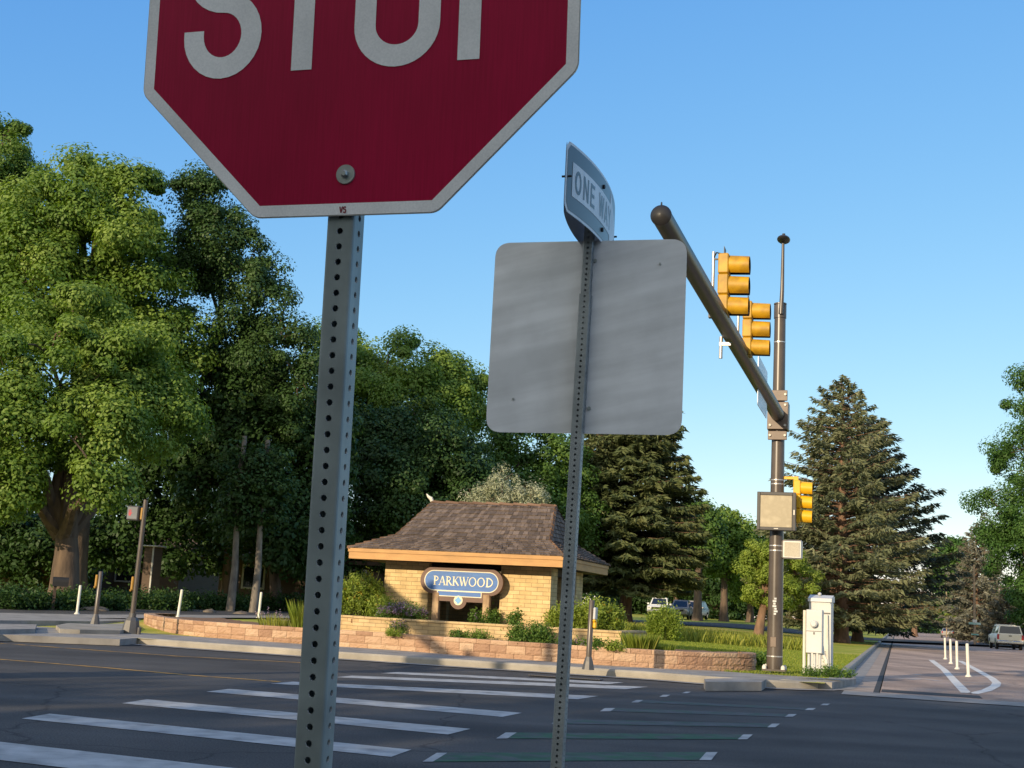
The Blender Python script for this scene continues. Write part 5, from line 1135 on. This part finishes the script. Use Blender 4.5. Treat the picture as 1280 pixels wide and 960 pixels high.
for px, py, Yv, rx, rz, mt, lb, sd_ in ((872, 655, 118, 26, 28, 'leaf_mid', 'tallest tree of the far row, right of the dark spruce', 61), (905, 670, 124, 34, 34, 'leaf_cotton', 'olive tree in the far row behind the message box', 62), (845, 690, 150, 26, 34, 'leaf_dark', 'dark tree just right of the spruce, above the parked suv', 63), (903, 715, 146, 42, 36, 'leaf_dark', 'low dark tree in the shade left of the signal pole', 64), (938, 690, 130, 26, 40, 'leaf_cotton', 'olive tree directly behind the signal pole', 65)):
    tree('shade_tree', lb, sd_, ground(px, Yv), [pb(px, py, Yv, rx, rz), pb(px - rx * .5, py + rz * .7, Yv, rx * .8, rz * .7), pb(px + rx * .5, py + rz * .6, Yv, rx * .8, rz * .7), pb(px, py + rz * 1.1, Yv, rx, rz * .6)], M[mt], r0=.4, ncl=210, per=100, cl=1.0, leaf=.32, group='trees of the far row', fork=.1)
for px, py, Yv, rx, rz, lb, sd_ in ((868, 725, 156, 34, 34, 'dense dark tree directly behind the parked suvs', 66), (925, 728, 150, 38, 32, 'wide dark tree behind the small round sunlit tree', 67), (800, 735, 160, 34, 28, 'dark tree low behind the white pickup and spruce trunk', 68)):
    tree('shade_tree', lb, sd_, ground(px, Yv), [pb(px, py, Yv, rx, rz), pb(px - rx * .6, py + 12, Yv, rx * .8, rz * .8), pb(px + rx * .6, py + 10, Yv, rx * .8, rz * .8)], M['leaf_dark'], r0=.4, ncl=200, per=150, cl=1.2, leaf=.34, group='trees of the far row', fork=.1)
# far wood closing the horizon: nobody could count its trees
rng = np.random.default_rng(5); Bf = []
for px in range(-260, 1200, 22):
    Yv = rng.uniform(150, 235); p = at(px, 760, Yv); hgt = rng.uniform(5.5, 11) if not 1085 < px < 1180 else rng.uniform(3.5, 5.5)
    if px > 1060: Yv = rng.uniform(330, 380); p = at(px, 760, Yv); hgt *= 1.3
    Bf.append((p.x, Yv, terr(p.x, Yv) + hgt * .45, Yv * .016, Yv * .012, hgt * .6))
for px in range(1190, 1420, 20): Yv = rng.uniform(230, 300); p = at(px, 760, Yv); Bf.append((p.x, Yv, 5, 4, 4, 6))
C, ids = blob_points(rng, Bf, 2400, .4); idx = np.repeat(np.arange(len(C)), 45); Pn = C[idx] + rng.normal(size=(len(idx), 3)) * .95
Pn = Pn[Pn[:, 2] > .1]; o = np_obj('tree_line', leaf_cards(rng, Pn, np.full(len(Pn), .7), .65), 4, M['leaf_dark'], None, np.clip(rng.normal(.5, .18, len(Pn)), 0, 1))
tag(o, 'far dark wood closing the horizon behind the lawn', 'wood', None, 'stuff')

# --- shrubs, flowers and grasses
def shrub(name, label, seed, base, rad, h, mat, n=40, per=60, cl=.16, leaf=.06, aspect=.5, up=.2, flowers=None, nf=0, fs=.045, cat='shrub', stems=0, group=None):
    rng = np.random.default_rng(seed); base = Vector(base); T = thing(name, label, cat, base, 0, group)
    a = rng.uniform(0, 6.28, n); r = np.sqrt(rng.uniform(0, 1, n)); z = h * rng.uniform(.12, .95, n) * (1 - .35 * r ** 2)
    C = np.stack([np.cos(a) * r * rad[0], np.sin(a) * r * rad[1], z], 1); idx = np.repeat(np.arange(n), per)
    Pn = C[idx] + rng.normal(size=(n * per, 3)) * cl * np.array([.6, .6, .8]); Pn[:, 2] = np.abs(Pn[:, 2])
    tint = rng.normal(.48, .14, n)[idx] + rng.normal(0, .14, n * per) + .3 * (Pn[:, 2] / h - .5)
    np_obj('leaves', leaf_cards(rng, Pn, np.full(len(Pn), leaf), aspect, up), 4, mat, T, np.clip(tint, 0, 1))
    if stems:
        mb = MB()
        for k in range(stems):
            a1, r1 = rng.uniform(0, 6.28), math.sqrt(rng.uniform(0, 1)); x, y = math.cos(a1) * r1 * rad[0], math.sin(a1) * r1 * rad[1]
            mb.tube([(x * .7, y * .7, 0), (x * .85, y * .85, h * .5), (x + rng.normal() * .04, y, h * rng.uniform(.8, 1.08))], [.012, .009, .004], 4, cap=False)
        mb.build('stems', M['stem'], T)
    if flowers is not None:
        a = rng.uniform(0, 6.28, nf); r = np.sqrt(rng.uniform(0, 1, nf)); Fp = np.stack([np.cos(a) * r * rad[0] * 1.05, np.sin(a) * r * rad[1] * 1.05, h * rng.uniform(.55, 1.05, nf) * (1 - .3 * r ** 2)], 1)
        ii = np.repeat(np.arange(nf), 7); Fq = Fp[ii] + rng.normal(size=(nf * 7, 3)) * fs * .5
        np_obj('flowers', leaf_cards(rng, Fq, np.full(len(Fq), fs), .7, .6), 4, flowers, T, np.clip(rng.normal(.5, .25, len(Fq)), 0, 1))
    return T
def tuft(name, label, seed, base, rad, h, mat, n=400, wd=.012, cat='grass clump', lean=.35, heads=None):
    rng = np.random.default_rng(seed); T = thing(name, label, cat, base)
    a = rng.uniform(0, 6.28, n); r = np.sqrt(rng.uniform(0, 1, n)); x, y = np.cos(a) * r * rad[0], np.sin(a) * r * rad[1]; hh = h * rng.uniform(.55, 1.1, n)
    dx, dy = np.cos(a) * lean * hh * r + rng.normal(0, .08, n) * hh, np.sin(a) * lean * hh * r + rng.normal(0, .08, n) * hh
    b = rng.uniform(0, 6.28, n); bx, by = np.cos(b) * wd, np.sin(b) * wd
    V = np.stack([np.stack([x - bx, y - by, 0 * x], 1), np.stack([x + bx, y + by, 0 * x], 1), np.stack([x + dx * .45 + bx * .7, y + dy * .45 + by * .7, hh * .6], 1), np.stack([x + dx, y + dy, hh], 1)], 1).reshape(-1, 3)
    np_obj('blades', V, 4, mat, T, np.clip(rng.normal(.5, .2, n), 0, 1))
    if heads is not None:
        ii = np.repeat(np.arange(0, n, 6), 5); q = np.stack([x + dx, y + dy, hh], 1)[ii] + rng.normal(size=(len(ii), 3)) * np.array([.012, .012, .05])
        np_obj('flower_heads', leaf_cards(rng, q, np.full(len(q), .035), .7, .3), 4, heads, T, np.clip(rng.normal(.5, .25, len(q)), 0, 1))
    return T
def P3(px, py, Y, z=None): p = at(px, py, Y); p.z = z if z is not None else p.z; return p
shrub('flower_shrub', 'tall leafy clump with yellow buds left of the pavilion', 71, P3(447, 770, 32.85, .82), (.62, .45), 1.12, M['leaf_bright'], n=110, per=80, cl=.13, leaf=.085, aspect=.35, up=.0, flowers=M['flower_yellow'], nf=46, stems=34)
shrub('flower_shrub', 'lower green plant between the yellow clump and the purple flowers', 72, P3(478, 772, 32.25, .82), (.3, .3), .55, M['leaf_bright'], n=40, per=70, cl=.12, leaf=.075, aspect=.4, flowers=M['flower_yellow'], nf=8, stems=8)
shrub('purple_flowers', 'mound of pale purple flowers spilling over the planter edge', 73, P3(502, 775, 31.55, .80), (.58, .34), .42, M['leaf_mid'], n=80, per=50, cl=.12, leaf=.05, flowers=M['flower_purple'], nf=230, fs=.05, cat='flowers')
shrub('purple_flowers', 'small purple flowers hanging down the planter wall', 74, P3(496, 790, 30.95, .52), (.2, .12), .36, M['leaf_mid'], n=20, per=40, cl=.08, leaf=.04, flowers=M['flower_purple'], nf=26, fs=.045, cat='flowers')
shrub('flower_shrub', 'small plant with white flowers at the right sign post', 75, P3(606, 778, 31.95, .82), (.36, .25), .34, M['leaf_mid'], n=45, per=55, cl=.1, leaf=.06, flowers=M['flower_purple'], nf=20, fs=.04)
shrub('low_plant', 'round green tuft on the mulch below the sign', 76, P3(574, 795, 29.95, .48), (.2, .16), .24, M['leaf_mid'], n=30, per=60, cl=.07, leaf=.05, cat='plant')
shrub('low_plant', 'thin green plant on the mulch right of the round tuft', 77, P3(600, 797, 29.75, .48), (.28, .14), .2, M['leaf_cotton'], n=24, per=45, cl=.08, leaf=.05, cat='plant')
shrub('low_plant', 'small weed at the foot of the planter wall below the purple flowers', 78, P3(493, 789, 30.35, .48), (.2, .1), .16, M['leaf_bright'], n=16, per=40, cl=.06, leaf=.045, cat='plant')
shrub('flower_shrub', 'wide green shrub on the mulch left of the one way post', 79, P3(664, 802, 29.35, .48), (.46, .28), .42, M['leaf_mid'], n=80, per=70, cl=.13, leaf=.065, aspect=.4, up=.0, stems=20)
shrub('low_plant', 'leafy sprig with orange flower above the planter left of the one way post', 80, P3(645, 778, 30.65, .82), (.16, .16), .38, M['leaf_mid'], n=22, per=45, cl=.09, leaf=.06, flowers=M['flower_yellow'], nf=6, cat='plant')
shrub('flower_shrub', 'yellow flowering shrub right of the one way post behind the planter', 81, P3(742, 786, 31.25, .82), (.66, .45), .66, M['leaf_bright'], n=120, per=75, cl=.14, leaf=.075, aspect=.4, up=.0, flowers=M['flower_yellow'], nf=40, stems=26)
shrub('flower_shrub', 'yellow flowering shrub partly behind the one way post', 82, P3(704, 784, 31.65, .82), (.35, .35), .48, M['leaf_bright'], n=60, per=70, cl=.14, leaf=.075, aspect=.4, up=.0, flowers=M['flower_yellow'], nf=24, stems=14)
shrub('low_plant', 'small flowers on the mulch right of the one way post', 83, P3(716, 806, 28.65, .48), (.34, .14), .2, M['leaf_mid'], n=26, per=45, cl=.07, leaf=.05, flowers=M['flower_purple'], nf=20, fs=.035, cat='plant')
shrub('low_plant', 'small leafy weed behind the button post on the mulch', 84, P3(746, 806, 28.35, .48), (.2, .12), .2, M['leaf_mid'], n=18, per=45, cl=.07, leaf=.06, cat='plant')
shrub('low_plant', 'small leafy weed below the corner of the brick planter', 85, P3(768, 808, 28.15, .48), (.18, .12), .2, M['leaf_bright'], n=16, per=45, cl=.07, leaf=.055, cat='plant')
tuft('ornamental_grass', 'bright green clump of long grass behind the right part of the block wall', 86, P3(800, 812, 29.10, .40), (.30, .28), .46, M['grass_blade'], 1100, .010)
tuft('ornamental_grass', 'second lower clump of long grass right of the first', 87, P3(824, 812, 29.40, .34), (.28, .25), .30, M['grass_blade'], 800, .010)
tuft('lavender', 'thin pale flowering stems behind the block wall left of the stop sign post', 88, P3(352, 786, 32.00, .46), (.55, .3), .40, M['grass_tall'], 260, .008, 'flowers', .3, M['flower_purple'])
tuft('ornamental_grass', 'tall thin grass clump just left of the stop sign post', 89, P3(378, 785, 31.70, .46), (.22, .2), .72, M['grass_blade'], 320, .010, lean=.3)
shrub('round_bush', 'round yellow-green bush in front of the parked suvs', 90, ground(831, 50) + Vector((0, 0, .05)), (.55, .5), 1.2, M['leaf_bright'], n=90, per=80, cl=.2, leaf=.10, aspect=.45, stems=10, cat='bush')
# tall meadow strip on the lawn and grass blades near the wall: nobody could count them
def blades(name, label, seed, n, sampler, h, wd, mat, hvar=.4):
    rng = np.random.default_rng(seed); x, y = sampler(rng, n); z = np.array([terr(a, b) for a, b in zip(x, y)]) - .01; n = len(x)
    hh = h * rng.uniform(1 - hvar, 1 + hvar, n); a = rng.uniform(0, 6.28, n); b = rng.uniform(0, 6.28, n); bx, by = np.cos(a) * wd, np.sin(a) * wd; dx, dy = np.cos(b) * hh * .35, np.sin(b) * hh * .35
    V = np.stack([np.stack([x - bx, y - by, z], 1), np.stack([x + bx, y + by, z], 1), np.stack([x + dx * .4 + bx * .6, y + dy * .4 + by * .6, z + hh * .6], 1), np.stack([x + dx, y + dy, z + hh], 1)], 1).reshape(-1, 3)
    o = np_obj(name, V, 4, mat, None, np.clip(rng.normal(.5, .2, n), 0, 1)); return tag(o, label, 'grass', None, 'stuff')
def meadow(rng, n):
    px = rng.uniform(772, 1010, n); Yv = 51 + rng.uniform(0, 1, n) * 9; d = [ray(p, 770) for p in px]; return np.array([q.x / q.y for q in d]) * Yv, Yv
blades('meadow_grass', 'strip of tall yellow-green meadow grass across the lawn', 91, 8000, meadow, .34, .016, M['grass_tall'], .5)
def lawn_near(rng, n):
    t = rng.uniform(-9, -1.4, n); s = 28.6 + rng.uniform(0, 1, n) ** 1.3 * 24; P = [xy(a, b) for a, b in zip(s, t)]; x, y = np.array([p[0] for p in P]), np.array([p[1] for p in P])
    kp_ = ~((s < 30.3) & (t < -3.6)); return x[kp_], y[kp_]
blades('lawn_grass', 'short mown grass on the lawn behind the signal pole', 92, 60000, lawn_near, .055, .012, M['grass_blade'])
shrub('ground_cover', 'green creeping plant at the foot of the meter box', 93, gp(1035, 846, .215), (.55, .22), .17, M['leaf_mid'], n=50, per=50, cl=.07, leaf=.045, cat='plant')
shrub('ground_cover', 'green tuft right behind the end of the block wall beside the signal pole', 94, gp(952, 832, .2), (.4, .5), .3, M['leaf_mid'], n=50, per=50, cl=.09, leaf=.06, cat='plant')
# undergrowth in the shade on the left
for i, (px, Yv, rx, h, mt, lb) in enumerate(((-30, 44, 2.2, .75, 'leaf_dark', 'low shrub at the far left edge beside the loop road'), (35, 45, 1.7, .55, 'leaf_dark', 'leafy shrub left of the forked trunk'), (108, 47, 1.3, .55, 'leaf_dark', 'low shrub right of the forked trunk'), (185, 52, 1.6, .65, 'leaf_dark', 'dark shrub behind the walk signal pole'), (255, 57, 1.9, .6, 'leaf_dark', 'dark shrub left of the slim trunks'), (350, 62, 2.2, .9, 'leaf_dark', 'dark shrub right of the slim trunks'))):
    shrub('shrub', lb, 110 + i, ground(px, Yv), (rx, 1.0), h, M[mt], n=110, per=60, cl=.22, leaf=.13, cat='shrub')
# rocks and a dark mailbox near the forked trunk
for i, (px, Yv, w_, h_, lb) in enumerate(((303, 52, .7, .13, 'flat pale rock at the foot of the slim trunks'), (327, 52.5, .45, .15, 'rounded rock right of the slim trunks'), (262, 52, .5, .15, 'rock in the shade left of the slim trunks'), (118, 46, 1.1, .16, 'long low rock right of the forked trunk'))):
    b = ground(px, Yv); t = MB(); rr = np.random.default_rng(200 + i); t.ball((0, 0, h_ * .3), (w_ * .5, .35, h_ * .75), 12, 8)
    t.v = [(x * (1 + rr.normal() * .07), y * (1 + rr.normal() * .07), z * (1 + rr.normal() * .08)) for x, y, z in t.v]; o = t.build('rock', M['stone'], None, smooth=True); o.location = b; tag(o, lb, 'rock')
b = ground(66, 44.5); T = thing('mailbox', 'dark mailbox on a post in front of the forked trunk', 'mailbox', b, R(20)); k = 44.5 / F
mb = MB(); mb.box((0, 0, .42), (.1, .1, .86)); mb.build('post', M['dark_wood'], T)
mb = MB(); mb.prism([(-.16, .84), (.16, .84), (.16, 1.0)] + [(.16 * math.cos(R(180 * q / 8)), 1.0 + .16 * math.sin(R(180 * q / 8))) for q in range(1, 8)] + [(-.16, 1.0)], 'x', -.1, .42); mb.build('box', M['black'], T)
# houses in the shade behind the trees
def house(label, px, Yv, W2, D2, hw_, rz, wins):
    b = ground(px, Yv); T = thing('house', label, 'house', b, rz)
    mb = MB(); mb.box((0, 0, hw_ / 2), (W2, D2, hw_)); wall = mb.build('wall', M['house_brown'], T)
    mb = MB(); rh = 1.9; o_ = .5
    mb.add([(-W2 / 2 - o_, -D2 / 2 - o_, hw_ - .05), (W2 / 2 + o_, -D2 / 2 - o_, hw_ - .05), (W2 / 2 + o_, D2 / 2 + o_, hw_ - .05), (-W2 / 2 - o_, D2 / 2 + o_, hw_ - .05), (-W2 / 2 - o_, 0, hw_ + rh), (W2 / 2 + o_, 0, hw_ + rh)], [(0, 1, 5, 4), (2, 3, 4, 5), (1, 2, 5), (3, 0, 4), (0, 3, 2, 1)]); mb.build('roof', M['house_roof'], T)
    mb = MB(); mb.box((0, -D2 / 2 - o_ - .02, hw_ - .03), (W2 + 2 * o_, .05, .2)); mb.build('fascia', M['house_brown'], T)
    for x in wins:
        mb = MB()
        for sx in (-1, 1): mb.box((x + sx * .62, -D2 / 2 - .02, 1.6), (.1, .06, 1.3))
        for sz in (-1, 1): mb.box((x, -D2 / 2 - .02, 1.6 + sz * .6), (1.14, .06, .1))
        w2 = mb.build('window', M['trim'], T); mb = MB(); mb.box((x, -D2 / 2 - .005, 1.6), (1.14, .02, 1.1)); mb.build('pane', M['glass_dark'], w2)
    mb = MB(); mb.box((W2 * .32, -D2 / 2 - .02, 1.03), (1.0, .06, 2.06)); d_ = mb.build('door', M['dark_wood'], T); mb = MB(); mb.ball((W2 * .32 + .38, -D2 / 2 - .08, 1.0), .04, 8, 6); mb.build('handle', M['chrome'], d_)
    return T
house('brown house with a low roof behind the forked trunk on the left', -10, 76, 12, 8, 2.7, R(-8), (-3, 0))
house('dark house with a white framed window behind the walk signal pole', 150, 82, 11, 8, 2.8, R(-10), (-3.2, 2.1))
house('house with a tan roof seen between the stop sign post and the pavilion', 400, 72, 9, 7, 2.6, R(-14), (-2.5, 3.2))
p = at(192, 690, 60); b = Vector((p.x, 60, terr(p.x, 60))); T = thing('garden_shed', 'small stone lean-to with white trim right of the walk signal pole', 'shed', b, R(-12)); k = 60 / F; h2 = at(195, 684, 60).z - b.z
mb = MB(); mb.box((0, 0, h2 / 2), (.5, .8, h2)); mb.build('wall', M['house_brown'], T); mb = MB(); mb.box((0, -.05, h2 + .03), (.85, 1.0, .06), bev=.02); mb.build('roof', M['trim'], T); mb = MB(); mb.box((.2, -.42, h2 / 2), (.07, .04, h2)); mb.build('corner_trim', M['trim'], T)

# trees of the street side behind the camera: they cast the evening shade over the road and the two sign posts
rng = np.random.default_rng(77); sunv = np.array([math.sin(SUN_AZ), math.cos(SUN_AZ)]); side = np.array([sunv[1], -sunv[0]]); Bs = []
AB = 30.0; tanel = math.tan(SUN_EL)
for q in np.arange(-60, 46, 1.5):
    edge = np.interp(q, [-30, -18, -15, -12.3, -10.6, -9.4, -6, 40], [10.5, 12, 19, 24.5, 30, 41, 45, 45]); hh = (edge + AB) * tanel + rng.uniform(-.35, .25)
    for row in (0, 1):
        c = -sunv * (AB + row * 2.2 + rng.uniform(-.6, .6)) + side * (q + row * .7); h2 = hh + row * 2.2 * tanel - .9
        Bs.append((c[0], c[1], h2 * .5, 1.7, 1.7, h2 * .5))
C, ids = blob_points(rng, Bs, 5200, .0); idx = np.repeat(np.arange(len(C)), 22); Pn = C[idx] + rng.normal(size=(len(idx), 3)) * .4; Pn = Pn[Pn[:, 2] > .2]
o = np_obj('tree_belt', leaf_cards(rng, Pn, np.full(len(Pn), .55), .7), 4, M['leaf_mid'], None, np.clip(rng.normal(.5, .18, len(Pn)), 0, 1)); tag(o, 'row of street trees on the near side of the road behind the viewer', 'trees', None, 'stuff')
